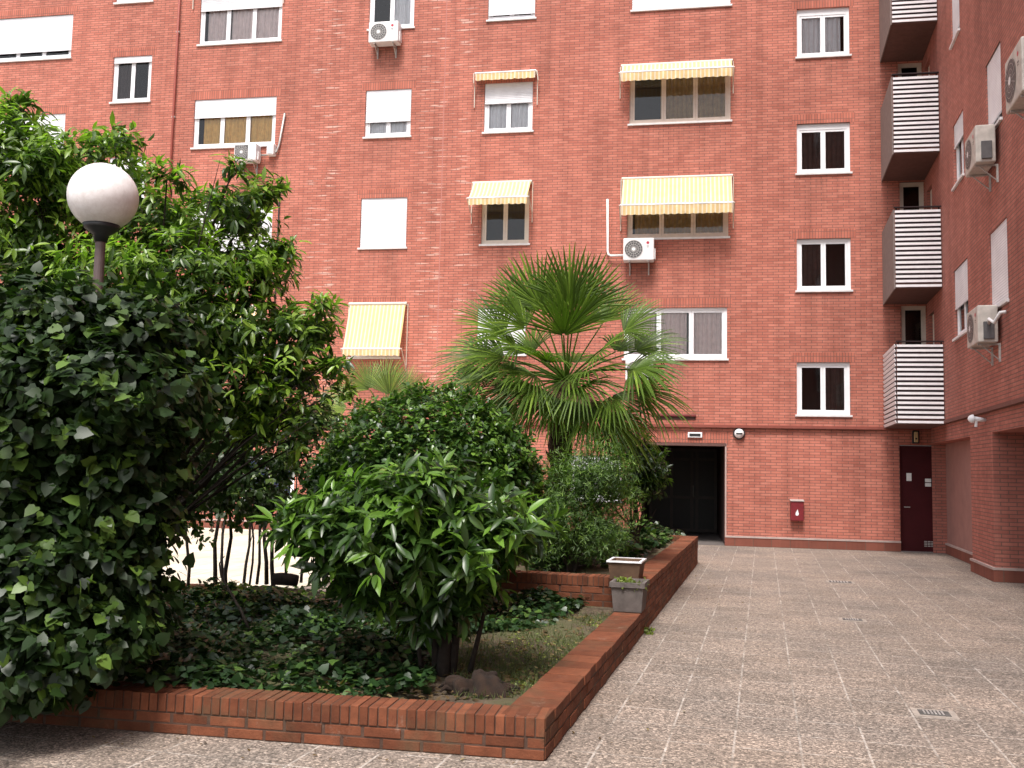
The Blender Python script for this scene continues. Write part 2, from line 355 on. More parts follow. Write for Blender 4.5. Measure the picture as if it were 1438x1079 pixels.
def window(parent, x0, x1, z0, z1, n=2, shut=0.0, fm='white', curtain=None, cs=None, box=0.0, sillm='sill', fr=.065, label=None, gaps=False, leaf_white=None, hung=None, yb=0.0, sashes=True):
    """frame mesh is the window part; sill, pane, shutter, curtain are its children"""
    Y = yb+.055; b = MB(); ztop = z1 - box
    b.box(x0, x1, Y, Y+.06, z0, z0+fr); b.box(x0, x1, Y, Y+.06, z1-fr, z1)
    b.box(x0, x0+fr, Y+.001, Y+.059, z0+fr, z1-fr); b.box(x1-fr, x1, Y+.001, Y+.059, z0+fr, z1-fr)
    if box > 0: b.box(x0+fr, x1-fr, Y+.002, Y+.058, ztop-fr*.6, z1-fr)
    W = (x1-x0-2*fr)/n; zt = (ztop-fr*.6) if box else z1-fr
    panes = []
    for i in range(n):
        a = x0+fr+W*i; c = a+W; s = .055 if sashes else .02
        b.box(a+.002, c-.002, Y+.012, Y+.050, z0+fr, z0+fr+s); b.box(a+.002, c-.002, Y+.012, Y+.050, zt-s, zt)
        b.box(a+.002, a+.002+s, Y+.013, Y+.049, z0+fr+s, zt-s); b.box(c-.002-s, c-.002, Y+.013, Y+.049, z0+fr+s, zt-s)
        panes.append((a+s, c-s))
    w = b.build('window', M[fm], parent); 
    if label: w['label'] = label
    p = MB()
    for a, c in panes: p.quad((a,Y+.03,z0+fr+.04), (c,Y+.03,z0+fr+.04), (c,Y+.03,zt-.04), (a,Y+.03,zt-.04))
    p.build('pane', M['glass'], w)
    if sillm:
        s = MB(); s.box(x0-.04, x1+.04, yb-.045, Y+.02, z0-.045, z0+.002); s.build('sill', M[sillm], w, .004)
    if shut > 0:
        s = MB(); zz = z1-(z1-z0)*shut; s.box(x0+.012, x1-.012, yb+.022, yb+.034, zz, z1-.003)
        s.box(x0+.012, x1-.012, yb+.016, yb+.040, zz-.03, zz)
        s.build('shutter', M['shutter'], w)
    if curtain:
        cb = MB()
        for (u, v) in (cs or [(0, 1)]):
            wavy(cb, x0+fr+(x1-x0-2*fr)*u, x0+fr+(x1-x0-2*fr)*v, z0+fr, zt, Y+.085)
        cb.build('curtain', M[curtain], w)
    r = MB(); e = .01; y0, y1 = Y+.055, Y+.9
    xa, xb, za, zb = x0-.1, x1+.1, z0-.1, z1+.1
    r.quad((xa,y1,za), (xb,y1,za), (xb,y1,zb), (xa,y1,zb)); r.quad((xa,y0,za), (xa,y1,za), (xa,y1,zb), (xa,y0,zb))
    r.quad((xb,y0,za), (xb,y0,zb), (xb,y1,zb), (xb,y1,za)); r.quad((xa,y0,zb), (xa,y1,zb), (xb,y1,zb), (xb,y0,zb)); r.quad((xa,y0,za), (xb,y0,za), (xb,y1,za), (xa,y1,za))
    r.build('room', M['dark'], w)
    return w

# ------------------------------------------------------------------ main building
bld = thing('apartment_building', 'long salmon-red brick apartment block with white windows closing the courtyard', 'building', (0, D, 0))
def wr(x0, x1, yt, yb_):      # pixel window box -> local rect
    xm, ym = (x0+x1)/2, (yt+yb_)/2
    return (wallp(x0, ym)[0], wallp(x1, ym)[0], wallp(xm, yb_)[2], wallp(xm, yt)[2])
ZB = wallp(1120, 600)[2]      # band between ground floor and upper wall
XL, XR = -34.0, WO[0]+.4
ZTOP = 21.0
WINS = [
 # x0,x1,yt,yb, options
 (-14, 101, 24, 84, dict(n=3, shut=.80, label='wide window with white shutter three quarters down')),
 (-16, 90, 162, 225, dict(n=3, shut=.85, label='wide window with lowered white shutter behind leaves')),
 (164, 216, -60, 3, dict(n=2)),
 (158, 212, 79, 143, dict(n=2, shut=.12, curtain='browncurtain', cs=[(0, .45)])),
 (152, 204, 221, 285, dict(n=2, shut=.25)),
 (281, 396, -14, 60, dict(n=3, shut=.34, curtain='pinkcurtain', cs=[(.05, .3), (.36, 1)], label='three-pane window with pale curtains and half shutter')),
 (272, 387, 138, 206, dict(n=3, shut=.36, curtain='yellowcurtain', cs=[(.08, 1)], label='three-pane window with amber curtains')),
 (265, 382, 285, 352, dict(n=3, shut=.9)),
 (257, 373, 434, 500, dict(n=3, shut=.6)),
 (519, 582, -35, 40, dict(n=2, curtain='whitecurtain', cs=[(.5, .98)])),
 (513, 577, 126, 192, dict(n=2, shut=.66, curtain='whitecurtain', label='window with white shutter two thirds down')),
 (506, 571, 278, 348, dict(n=2, shut=.985, label='window with white shutter fully closed')),
 (493, 562, 430, 502, dict(n=2, shut=.3)),
 (686, 752, -45, 27, dict(n=2, shut=.88)),
 (680, 748, 116, 185, dict(n=2, shut=.40, curtain='whitecurtain', label='window with white curtains under rolled awning')),
 (676, 743, 268, 343, dict(n=2, fm='offwhite', label='small cream-framed window below sloping awning')),
 (670, 738, 432, 498, dict(n=2, shut=.85)),
 (888, 1026, -60, 11, dict(n=3, shut=.95)),
 (884, 1026, 100, 172, dict(n=3, fm='beige', curtain='olivecurtain', cs=[(.3, .66), (.66, 1)], fr=.07)),
 (881, 1023, 262, 334, dict(n=3, fm='beige', curtain='olivecurtain', cs=[(.05, .33), (.36, .66), (.68, 1)], fr=.07)),
 (876, 1021, 432, 504, dict(n=3, curtain='pinkcurtain', cs=[(0, .3), (.36, .62), (.67, 1)], label='three-pane window with pink net curtains beside the palm')),
 (1119, 1193, 11, 79, dict(n=2, box=.12, curtain='whitecurtain', cs=[(0, .5), (.5, .88)], label='two-pane window with white curtains drawn')),
 (1119, 1194, 173, 243, dict(n=2, box=.1, curtain='browncurtain')),
 (1119, 1195, 335, 408, dict(n=2, curtain='browncurtain', cs=[(0, .45)])),
 (1119, 1194, 509, 583, dict(n=2, curtain='browncurtain', cs=[(.5, 1)])),
]
holes = []; wl = []
for x0, x1, yt, yb_, opt in WINS:
    r = wr(x0, x1, yt, yb_); wl.append((r, opt)); holes.append(r)
# storeys above the picture continue with the same columns
# balcony door openings in the upper wall
bz = [wallp(1241, y)[2] for y in (88, 255, 428, 602)]
bd = [(wallp(1266, 460)[0], wallp(1301, 460)[0])]
bal_doors = []
for k, z in enumerate(bz):
    r = (bd[0][0], bd[0][1], z+.15, (bz[k-1] if k else z+2.8)-.03); bal_doors.append(r)
    if z+2.3 < ZTOP: holes.append(r)
zt_extra = []
for (x0, x1, opt) in ((888, 1026, 3), (1119, 1193, 2), (686, 752, 2), (519, 582, 2)):
    r0 = wr(x0, x1, 11 if x0 > 1100 else -50, 79 if x0 > 1100 else 20)
    for s in (1, 2):
        r = (r0[0], r0[1], r0[2]+2.78*s, r0[3]+2.78*s); holes.append(r); wl.append((r, dict(n=opt, shut=.5)))
wall_sheet('upper_wall', XL, XR, ZB, ZTOP, holes, M['brick'], bld, 0.0, .16, .32)
for r, opt in wl: window(bld, *r, **opt)
for r in bal_doors:
    window(bld, *r, n=1, fm='offwhite', sillm='offwhite', fr=.075, sashes=False, label='cream-framed balcony door')
# ground floor, recessed 6 cm under the band
GY = .06
ex0, ex1, ez = wallp(901, 700, -GY)[0], wallp(1018, 700, -GY)[0], wallp(970, 622, -GY)[2]
dx0, dx1, dz = wallp(1264, 700, -GY)[0], wallp(1320, 700, -GY)[0], wallp(1290, 626, -GY)[2]
gw = [wr(338, 412, 640, 705), wr(800, 872, 640, 703), wr(560, 640, 640, 704), wr(120, 200, 636, 702)]
gh = [(ex0, ex1, -.05, ez, .16), (dx0, dx1, -.05, dz, .10)] + gw
wall_sheet('ground_floor_wall', XL, XR, -.05, ZB, gh, M['brick'], bld, GY, .16, .26)
window(bld, *gw[0], n=2, curtain='blue', yb=GY, label='ground floor window with blue blind')
window(bld, *gw[1], n=2, shut=.3, yb=GY); window(bld, *gw[2], n=2, shut=.3, yb=GY); window(bld, *gw[3], n=2, shut=.5, yb=GY)
# soldier courses over the windows (proud 3 mm) and the band
for r, opt in wl:
    sb = MB(); sb.box(r[0]-.12, r[1]+.12, -.003, .01, r[3]+.002, r[3]+.23); sb.build('lintel', M['brick_soldier'], bld)
b = MB(); b.box(XL, XR, -.025, .03, ZB-.035, ZB+.03); b.build('floor_band', plain('red_band', (.23,.06,.042), .8), bld)
b = MB(); b.box(ex0-.3, ex1+.12, GY-.003, GY+.005, ez+.004, ez+.25); b.build('entrance_lintel', M['brick_soldier'], bld)
# plinth with pale top strip
pz = wallp(1140, 757)[2]
b = MB(); c = MB()
for a, e in ((ex1+.002, dx0-.001), (XL, ex0-.001)):
    b.box(a, e, GY-.035, GY+.01, 0, pz-.03); c.box(a, e, GY-.045, GY+.012, pz-.03, pz+.012)
b.build('plinth', M['plinth'], bld); c.build('plinth_cap', M['cap'], bld)
# control joint and the darker pipe line
xj = wallp(622, 200)[0]; b = MB(); b.box(xj-.012, xj+.012, -.004, .01, ZB+.04, ZTOP-.01)
b.build('movement_joint', plain('joint_sealant', (.42,.17,.14), .8), bld)
dp = thing('rain_pipe', 'thin red-painted pipe running down the brick wall near the left', 'pipe', (wallp(247, 125)[0], D, 0))
b = MB(); b.tube([(0,-.06,ZB+.1), (0,-.06,ZTOP-.2)], .032, 10); b.build('tube', plain('red_pipe_paint', (.30,.07,.05), .6), dp, smooth=True)
b = MB()
for k in range(7): b.box(-.045, .045, -.075, .0, ZB+1+k*2.4, ZB+1.04+k*2.4)
b.build('clamp', M['metal'], dp)
dp2 = thing('cable_conduit', 'thin dark conduit on the brick wall above the leafy tree tips', 'pipe', (wallp(392, 300)[0], D, 0))
b = MB(); z0_, z1_ = wallp(392, 520)[2], wallp(392, 268)[2]; b.tube([(0,-.03,z0_), (0,-.03,z1_)], .018, 8); b.build('tube', M['blackm'], dp2)
b = MB()
for k in range(4): b.box(-.03, .03, -.04, 0, z0_+.4+k, z0_+.43+k)
b.build('clamp', M['metal'], dp2)
# entrance passage
PD = 5.2
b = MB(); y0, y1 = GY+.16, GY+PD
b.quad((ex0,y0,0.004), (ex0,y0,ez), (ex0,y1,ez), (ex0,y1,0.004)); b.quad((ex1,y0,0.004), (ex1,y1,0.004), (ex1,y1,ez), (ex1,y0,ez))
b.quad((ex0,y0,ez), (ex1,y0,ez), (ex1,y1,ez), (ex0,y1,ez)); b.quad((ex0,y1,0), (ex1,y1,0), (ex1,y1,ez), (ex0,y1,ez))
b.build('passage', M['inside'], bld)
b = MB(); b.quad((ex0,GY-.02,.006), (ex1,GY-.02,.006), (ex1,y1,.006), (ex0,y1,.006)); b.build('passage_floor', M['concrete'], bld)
b = MB(); yy = y1-.3
for x in (ex0+.01, ex0+.62, ex0+1.20, ex1-.62, ex1-.09): b.box(x, x+.08, yy, yy+.06, .01, ez-.02)
for z in (.01, .95, 2.05, ez-.1): b.box(ex0+.09, ex1-.09, yy+.003, yy+.055, z, z+.08)
dr = b.build('door', M['doorframe'], bld); dr['label'] = 'dark panelled entrance doors at back of passage'
b = MB(); b.quad((ex0+.05,yy+.03,.05), (ex1-.05,yy+.03,.05), (ex1-.05,yy+.03,ez-.05), (ex0+.05,yy+.03,ez-.05)); b.build('panel', M['doorwood'], dr)
b = MB(); b.tube([(ex0+1.28,yy-.06,1.0), (ex0+1.28,yy-.06,1.35)], .014, 8); b.tube([(ex0+1.28,yy-.06,1.03), (ex0+1.28,yy,1.03)], .01, 6); b.tube([(ex0+1.28,yy-.06,1.32), (ex0+1.28,yy,1.32)], .01, 6); b.build('handle', M['metal'], dr)
b = MB(); b.box(ex0+.02, ex1+.03, GY-.012, GY+.15, ez-.07, ez-.003); b.build('lintel_plate', M['soffit'], bld)
b = MB(); b.box(ex1+.001, ex1+.035, GY-.006, GY+.012, pz+.02, ez+.002); b.build('jamb_edge', M['cap'], bld)
# maroon metal door
b = MB(); yd = GY+.07
b.box(dx0+.002, dx1-.002, yd, yd+.04, .012, dz-.004)
b.box(dx0+.003, dx0+.05, yd-.025, yd-.001, .012, dz-.004); b.box(dx1-.05, dx1-.003, yd-.025, yd-.001, .012, dz-.004); b.box(dx0+.051, dx1-.051, yd-.024, yd-.001, dz-.06, dz-.004)
dr = b.build('door', M['maroon'], bld, .003); dr['label'] = 'maroon metal service door beside the corner'
b = MB(); b.box(dx0+.16, dx0+.27, yd-.006, yd-.001, 1.62, 1.80); b.box(dx1-.30, dx1-.17, yd-.006, yd-.001, 1.50, 1.58); b.box(dx1-.30, dx1-.17, yd-.006, yd-.001, 1.60, 1.68); b.build('notice', M['paper'], dr)
b = MB()
for i in range(3):
    for k in range(4): b.box(dx1-.34+i*.075, dx1-.28+i*.075, yd-.008, yd-.001, .13+k*.035, .15+k*.035)
b.build('vent', M['metal'], dr)
b = MB(); b.tube([(dx0+.11,yd-.05,1.02), (dx0+.22,yd-.05,1.02)], .011, 8); b.tube([(dx0+.11,yd-.05,1.02), (dx0+.11,yd,1.02)], .014, 8); b.build('handle', M['metal'], dr)
# roof parapet
b = MB(); b.box(XL-.05, XR+.05, -.08, .36, ZTOP+.001, ZTOP+.12); b.build('parapet_cap', M['sill'], bld)

# balconies (slab on the wing heading)
def balcony(z, k):
    A = wallp(1241, 400); A = np.array([A[0], D, 0]); dlen = 2.05
    Bp = A - WDIR*dlen/WDIR[1]
    # front right corner on the wing face
    fr = WO + WDIR*((Bp[1]-WO[1])/WDIR[1])
    lo = lambda p: (p[0], p[1]-D)
    a, c, e, f = lo(A), lo(Bp), lo(fr), lo(WO)
    c = (c[0], c[1]); b = MB(); g = .01
    poly = [(a[0], -.002), c, (e[0]-.005, e[1]), (f[0]-.005, -.002)]
    b.add([(x, y, z) for x, y in poly]+[(x, y, z+.14) for x, y in poly], [(0,3,2,1), (4,5,6,7), (0,1,5,4), (1,2,6,5), (2,3,7,6), (3,0,4,7)])
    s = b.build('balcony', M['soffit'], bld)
    H = 1.72; n = 17
    r = MB(); th = .02
    for i in range(n):
        z0 = z+.02+i*H/n
        sl = lambda off: None
        r.add([(c[0], c[1]-.03, z0), (e[0]-.02, e[1]-.03, z0), (e[0]-.02, e[1]-.032, z0+.052), (c[0], c[1]-.032, z0+.052), (c[0], c[1]-.018, z0), (e[0]-.02, e[1]-.018, z0), (e[0]-.02, e[1]-.018, z0+.053), (c[0], c[1]-.018, z0+.053)],
              [(0,1,2,3), (5,4,7,6), (3,2,6,7), (0,4,5,1), (0,3,7,4), (1,5,6,2)])
    rl = r.build('railing', M['slat'], s)
    p = MB(); ny = c[1]; 
    p.box(c[0]+.01, e[0]-.02, ny-.012, ny-.002, z+.145, z+H-.03)
    for x in (c[0]+.02, (c[0]+e[0])/2, e[0]-.06): p.box(x, x+.03, ny+.0, ny+.03, z+.145, z+H+.02)
    p.box(c[0]-.02, e[0]-.01, ny-.06, ny+.02, z+H+.025, z+H+.045)
    p.build('railing_panel', M['slatgap'], rl)
    # side screen
    q = MB(); dx, dy = a[0]-c[0], -c[1]-.03
    if k == 3:
        for i in range(n):
            z0 = z+.02+i*H/n
            q.add([(c[0]-.03, c[1]-.02, z0), (c[0]-.03+dx, c[1]+dy, z0), (c[0]-.052+dx, c[1]+dy, z0+.058), (c[0]-.052, c[1]-.02, z0+.058), (c[0]-.018, c[1]-.02, z0), (c[0]-.018+dx, c[1]+dy, z0), (c[0]-.036+dx, c[1]+dy, z0+.060), (c[0]-.036, c[1]-.02, z0+.060)],
                  [(0,3,2,1), (4,5,6,7), (3,7,6,2), (0,1,5,4), (0,4,7,3), (1,2,6,5)])
        q.build('side_railing', M['slat'], s)
        q = MB(); q.add([(c[0]-.008, c[1], z+.145), (c[0]-.008+dx, c[1]+dy, z+.145), (c[0]-.008+dx, c[1]+dy, z+H), (c[0]-.008, c[1], z+H), (c[0], c[1], z+.145), (c[0]+dx, c[1]+dy, z+.145), (c[0]+dx, c[1]+dy, z+H), (c[0], c[1], z+H)],
              [(0,3,2,1), (4,5,6,7), (3,7,6,2), (0,1,5,4), (0,4,7,3), (1,2,6,5)])
        q.build('side_panel', M['slatgap'], s)
    else:
        q.add([(c[0]-.03, c[1], z-.02), (c[0]-.03+dx, c[1]+dy, z-.02), (c[0]-.03+dx, c[1]+dy, z+H), (c[0]-.03, c[1], z+H), (c[0]-.004, c[1], z-.02), (c[0]-.004+dx, c[1]+dy, z-.02), (c[0]-.004+dx, c[1]+dy, z+H), (c[0]-.004, c[1], z+H)],
              [(0,3,2,1), (4,5,6,7), (3,7,6,2), (0,1,5,4), (0,4,7,3), (1,2,6,5)])
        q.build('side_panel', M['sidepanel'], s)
for k, z in enumerate(bz): balcony(z, k)
balcony(bz[0]+2.8, 0)

# ------------------------------------------------------------------ right-hand wing
wing = thing('building_wing', 'darker red brick wing with narrow recessed windows on the right side', 'building', WO, WTH)
def wq(xl, xr, ytl, ybl):     # far edge, near edge, top and bottom read at the far edge
    a, zt = wingp(xl, ytl); b_, _ = wingp(xr, 200); _, zb = wingp(xl, ybl)
    return (a, b_, zb, zt)
wwins = [wq(1334, 1351, -58, 72), wq(1338, 1353, 178, 268), wq(1339, 1355, 382, 478), wq(1384, 1408, 94, 200), wq(1389, 1411, 330, 440)]
wz = wingp(1391, 574)[1]          # underside of the upper storeys on the wing
xw2 = 27.0
px0 = wingp(1360, 700)[0]; px1 = wingp(1391, 700)[0]       # pier
opz = wingp(1391, 607)[1]; nz = wingp(1360, 613)[1]
wh = []
for r in wwins: wh.append(r)
pw = []
for z in bz:   # balcony doors on the wing return
    r = (.30, .95, z+.15, z+2.6); pw.append(r); wh.append(r)
more = []
for (x0, x1, z0, z1) in ((6.5, 7.5, wwins[3][2], wwins[3][3]), (10.5, 12.1, wwins[3][2], wwins[3][3]), (15.5, 17.1, wwins[3][2], wwins[3][3])):
    for s in (-1, 0, 1, 2):
        if x0 < 9 and s < 1: continue
        more.append((x0, x1, z0+2.8*s, z1+2.8*s))
more += [(r[0], r[1], r[2]+5.6, r[3]+5.6) for r in (wwins[3], wwins[1])] + [(wwins[3][0], wwins[3][1], wwins[3][2]+2.8, wwins[3][3]+2.8)]
for r in more: wh.append(r)
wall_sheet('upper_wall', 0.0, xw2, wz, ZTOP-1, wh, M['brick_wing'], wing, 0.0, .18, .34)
for k, r in enumerate(wwins): window(wing, *r, n=2, shut=(.9, .35, .55, .85, 1.0)[k] if k != 4 else .98, yb=0.0)
for r in pw: window(wing, *r, n=1, fm='offwhite', sillm=None, fr=.07, yb=.02)
for r in more: window(wing, *r, n=2, shut=.5, yb=.06)
# ground floor of the wing: niche, pier, then an open porch; recessed 4 cm
gy = .05
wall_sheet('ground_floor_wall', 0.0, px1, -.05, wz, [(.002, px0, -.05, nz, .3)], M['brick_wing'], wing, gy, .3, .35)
b = MB(); b.quad((-.1,gy+.3,0), (px0,gy+.3,0), (px0,gy+.3,nz), (-.1,gy+.3,nz)); b.build('niche_panel', plain('rendered_panel', (.30,.15,.125), .85, var=.12, scale=3), wing)
porch = px1+3.4
b = MB()
b.quad((px1,gy+.35,0), (px1,gy+3.2,0), (px1,gy+3.2,wz), (px1,gy+.35,wz))
b.quad((px1,gy+3.2,0), (xw2,gy+3.2,0), (xw2,gy+3.2,wz), (px1,gy+3.2,wz))
b.build('porch_wall', M['brick_wing'], wing)
b = MB(); b.quad((px1+.001,gy+.002,opz), (xw2,gy+.002,opz), (xw2,gy+3.2,opz), (px1+.001,gy+3.2,opz)); b.quad((px1+.001,gy+.001,opz), (xw2,gy+.001,opz), (xw2,gy+.001,wz), (px1+.001,gy+.001,wz)); b.build('porch_beam', M['brick_wing'], wing)
for xa in (porch, porch+4.2, porch+8.4, porch+12.6):
    b = MB(); b.box(xa, xa+.9, gy-.0, gy+.5, 0, opz-.002); b.build('pier', M['brick_wing'], wing)
    b = MB(); b.box(xa-.04, xa+.94, gy-.04, gy+.54, 0, .26); b.build('pier_base', M['plinth'], wing)
b = MB(); b.box(0.01, xw2, -.03, .06, wz-.04, wz+.03); b.build('floor_band', plain('brown_band', (.15,.055,.042), .8), wing)
# plinths of the wing
b = MB(); c = MB()
for (a, e, f, g) in ((.03, px0-.001, gy+.26, gy+.31),):
    b.box(a, e, f, g, 0, pz-.03); c.box(a, e, f-.01, g, pz-.03, pz+.01)
b.box(px0-.01, px1+.035, gy-.035, gy+.3, 0, pz-.03); b.box(px1-.01, px1+.036, gy+.301, gy+3.2, 0, pz-.03)
c.box(px0-.02, px1+.045, gy-.045, gy+.3, pz-.03, pz+.01); c.box(px1-.01, px1+.046, gy+.301, gy+3.2, pz-.03, pz+.01)
b.build('plinth', M['plinth'], wing); c.build('plinth_cap', M['cap'], wing)
b = MB(); b.box(-.1, xw2+.05, -.08, .4, ZTOP-.999, ZTOP-.88); b.build('parapet_cap', M['sill'], wing)
del c

# ------------------------------------------------------------------ small things on walls
def ac_unit(loc, rot, label, w=.80, h=.55, d=.30, mat='acwhite', pipe=None, side=1, scale=1.0, square=False, cover=False):
    t = thing('air_conditioner', label, 'air conditioner', loc, rot, 'air conditioner units on the walls')
    b = MB(); b.box(0, w, -d-.06, -.06, 0, h); cs = b.build('casing', M[mat], t, .02)
    b = MB(); cx, cz, r = w*.34, h*.5, h*.40
    if square: b.box(cx-r, cx+r, -d-.068, -d-.061, cz-r, cz+r)
    else: b.disc((cx, -d-.064, cz), r)
    fg = b.build('fan_grille', M['acgrey'], t)
    b = MB()
    for rr in (.3, .55, .8, 1.0): b.disc((cx, -d-.070, cz), r*rr, 24, None, r*rr-.008)
    for k in range(8):
        a = math.pi*k/8
        dx, dz2 = math.cos(a), math.sin(a); nx, nz2 = -dz2*.004, dx*.004
        b.quad((cx-dx*r+nx,-d-.072,cz-dz2*r+nz2), (cx-dx*r-nx,-d-.072,cz-dz2*r-nz2), (cx+dx*r-nx,-d-.072,cz+dz2*r-nz2), (cx+dx*r+nx,-d-.072,cz+dz2*r+nz2))
    b.build('grille_wires', M['metal'], fg)
    b = MB(); b.disc((cx, -d-.075, cz), r*.2); b.build('hub', M['acwhite'], fg)
    if not square:
        b = MB(); b.disc((w*.80, -d-.063, h*.78), .035, 16); b.build('emblem', M['redlogo'], t)
        b = MB(); b.box(w*.76, w*.84, -d-.063, -d-.0605, h*.62, h*.64); b.box(w*.77, w*.83, -d-.063, -d-.0605, h*.57, h*.58); b.build('marking', M['blackm'], t)
    b = MB(); b.box(w, w+.035, -d+.02, -.12, h*.08, h*.55); b.build('valve_cover', M['acgrey' if mat == 'acold' else mat], t, .008)
    for x in (w*.18, w*.80):
        b = MB(); b.box(x, x+.03, -d-.04, 0, -.03, 0); b.box(x, x+.03, -.03, 0, -.30, -.031)
        b.tube([(x+.015, -.02, -.27), (x+.015, -d+.02, -.03)], .01, 6); b.build('bracket', M['metal'], t)
    if pipe:
        b = MB(); b.tube(pipe, .028, 8); b.build('pipe', M['metal'] if square else M['acwhite'], t, smooth=True)
    for q in t.children: q.scale = (scale,)*3
    return t
def acmain(px, py, label, **k):      # px,py = lower left of casing face
    p = wallp(px, py, .36); return ac_unit((p[0], D, p[2]), 0, label, **k)
acmain(517, 60, 'white outdoor unit with black round fan under top window, left of the joint')
q = .8
acmain(875, 366, 'white outdoor unit with grey conduit under the large striped awning', w=.74, pipe=[(0,-.12,.18), (-.32,-.1,.18), (-.38,-.09,.22), (-.40,-.06,.30), (-.42,-.05,1.62)])
acmain(328, 226, 'small white outdoor unit with square grille below amber-curtained window', w=.62, h=.46, square=True, pipe=[(.62,-.12,.2), (.95,-.1,.22), (1.07,-.08,.30), (1.12,-.05,.5), (1.24,-.05,1.35)])
acmain(878, 534, 'white outdoor unit half hidden behind the palm fronds', w=.66, h=.5)
jb = wallp(376, 219, .1); t = thing('junction_box', 'small white box on the wall beside the square-grilled outdoor unit', 'box', (jb[0], D, jb[2]))
b = MB(); b.box(0, .2, -.2, -.001, 0, .3); b.build('casing', M['acwhite'], t, .02); b = MB(); b.box(.03, .17, -.207, -.2, .03, .2); b.build('lid', M['white'], t, .003)
def acwing(px, py, label, **k):
    x, z = wingp(px, py, .1); p = WO - WDIR*x
    return ac_unit((p[0], p[1], z), WTH, label, mat='acold', **k)
acwing(1379, 249, 'weathered outdoor unit on the wing between the two upper narrow windows', w=.85, h=.62)
acwing(1382, 490, 'weathered outdoor unit on the wing beside the lower narrow windows', w=.85, h=.60, pipe=[(.88,-.2,.3), (.98,-.22,.35), (1.05,-.16,.28), (1.2,-.1,.42), (1.25,-.03,.42)])
acwing(1441, 160, 'grey outdoor unit high on the wing cut by the picture edge', w=.9, h=.75)

def awning(px0, px1, pyt, proj, drop, val, label, arms=True, armdown=False):
    a = wallp(px0, pyt); c = wallp(px1, pyt); w = c[0]-a[0]
    t = thing('striped_awning', label, 'awning', (a[0], D, a[2]), 0, 'yellow striped awnings over the windows')
    b = MB(); b.tube([(-.03,-.07,0), (w+.03,-.07,0)], .045, 10); b.box(0, .04, -.03, -.0, -.06, .06); b.box(w-.04, w, -.03, -.0, -.06, .06); b.build('roller', M['offwhite'], t)
    b = MB(); n = max(8, int(w/.05)); mrow = 8
    vs = []
    for j in range(mrow+1):
        s = j/mrow
        for i in range(n+1):
            x = w*i/n; sag = -.04*math.sin(math.pi*s)*(1+.3*math.sin(x*7)) if drop > .2 else 0
            vs.append((x, -.07-proj*s, .045-(drop)*s+sag))
    b.add(vs, [(j*(n+1)+i, (j+1)*(n+1)+i, (j+1)*(n+1)+i+1, j*(n+1)+i+1) for j in range(mrow) for i in range(n)])
    b.build('canopy', M['awning'], t, smooth=True)
    b = MB(); vs = []; n2 = max(16, int(w/.02))
    for i in range(n2+1):
        x = w*i/n2; z = .045-drop-.02; y = -.07-proj-.012+.010*math.sin(x*17)+.006*math.sin(x*41)
        vs += [(x, -.07-proj-.012, z), (x, y, z-val-.018*abs(math.sin(math.pi*x/.17)))]
    b.add(vs, [(2*i, 2*i+1, 2*i+3, 2*i+2) for i in range(n2)]); b.build('valance', M['awning'], t)
    b = MB(); b.tube([(-.02,-.07-proj,.045-drop-.005), (w+.02,-.07-proj,.045-drop-.005)], .022, 8); b.build('front_bar', M['white'], t)
    if arms:
        zend = .045-drop
        for x in (-.045, w+.045):
            b = MB()
            if armdown: b.tube([(x, -.07-proj, zend), (x*1.02, -.10-proj*.6, zend-.25), (x, -.05, zend-.30), (x, -.035, zend-.85)], .014, 6)
            else: b.tube([(x, -.07-proj, zend), (x, -.035, zend-.12 - drop*.25)], .014, 6); b.tube([(x,-.03,zend-.5), (x,-.03,0)], .012, 6)
            b.build('arm', M['offwhite'], t)
    return t
awning(874, 1027, 95, .38, .36, .20, 'pale yellow awning half open over the upper beige three-pane window', armdown=False)
awning(875, 1027, 253, .50, .84, .22, 'large yellow striped awning covering most of the lower beige window')
awning(670, 753, 107, .12, .05, .17, 'narrow awning rolled up with its arms hanging over the white window', armdown=True)
awning(666, 746, 259, .55, .58, .15, 'small sloping cream awning over the cream-framed window')
awning(493, 571, 428, .42, 1.25, .15, 'long yellow awning pulled down over the window above the clipped bush')
awning(262, 372, 432, .30, .50, .16, 'yellow awning glimpsed behind the leaves of the tree')
awning(276, 398, -28, .12, .05, .15, 'rolled awning with white arms above the pink-curtained window', armdown=True)
awning(516, 586, -45, .12, .05, .15, 'rolled awning with white arms above the topmost outdoor unit', armdown=True)

p = wallp(1038, 609); t = thing('bulkhead_lamp', 'round white bulkhead lamp with dark rim right of the entrance', 'lamp', (p[0], D+GY, p[2]))
def dome(b, c, r, dep, n=20, m=6):
    vs = [(c[0], c[1]-dep, c[2])]
    for j in range(1, m+1):
        a = math.pi/2*j/m
        for k in range(n):
            th = 2*math.pi*k/n; vs.append((c[0]+r*math.sin(a)*math.cos(th), c[1]-dep*math.cos(a), c[2]+r*math.sin(a)*math.sin(th)))
    fs = [(0, 1+k, 1+(k+1) % n) for k in range(n)]
    for j in range(m-1):
        for k in range(n): fs.append((1+j*n+k, 1+(j+1)*n+k, 1+(j+1)*n+(k+1) % n, 1+j*n+(k+1) % n))
    b.add(vs, fs)
b = MB(); dome(b, (0,-.05,0), .115, .08); b.build('glass_cover', M['globe'], t, smooth=True)
b = MB(); b.tube([(0,0,0), (0,-.06,0)], .14, 24); b.build('rim', M['blackm'], t, .01)
b = MB(); b.box(-.07, .07, -.135, -.10, -.022, .012); b.build('guard_bar', M['blackm'], t)
p = wallp(976, 611); t = thing('emergency_light', 'small oblong white-framed fitting above the dark entrance', 'light fitting', (p[0], D+GY, p[2]))
b = MB(); b.box(-.17, .17, -.05, -.001, -.065, .065); b.build('casing', M['white'], t, .012)
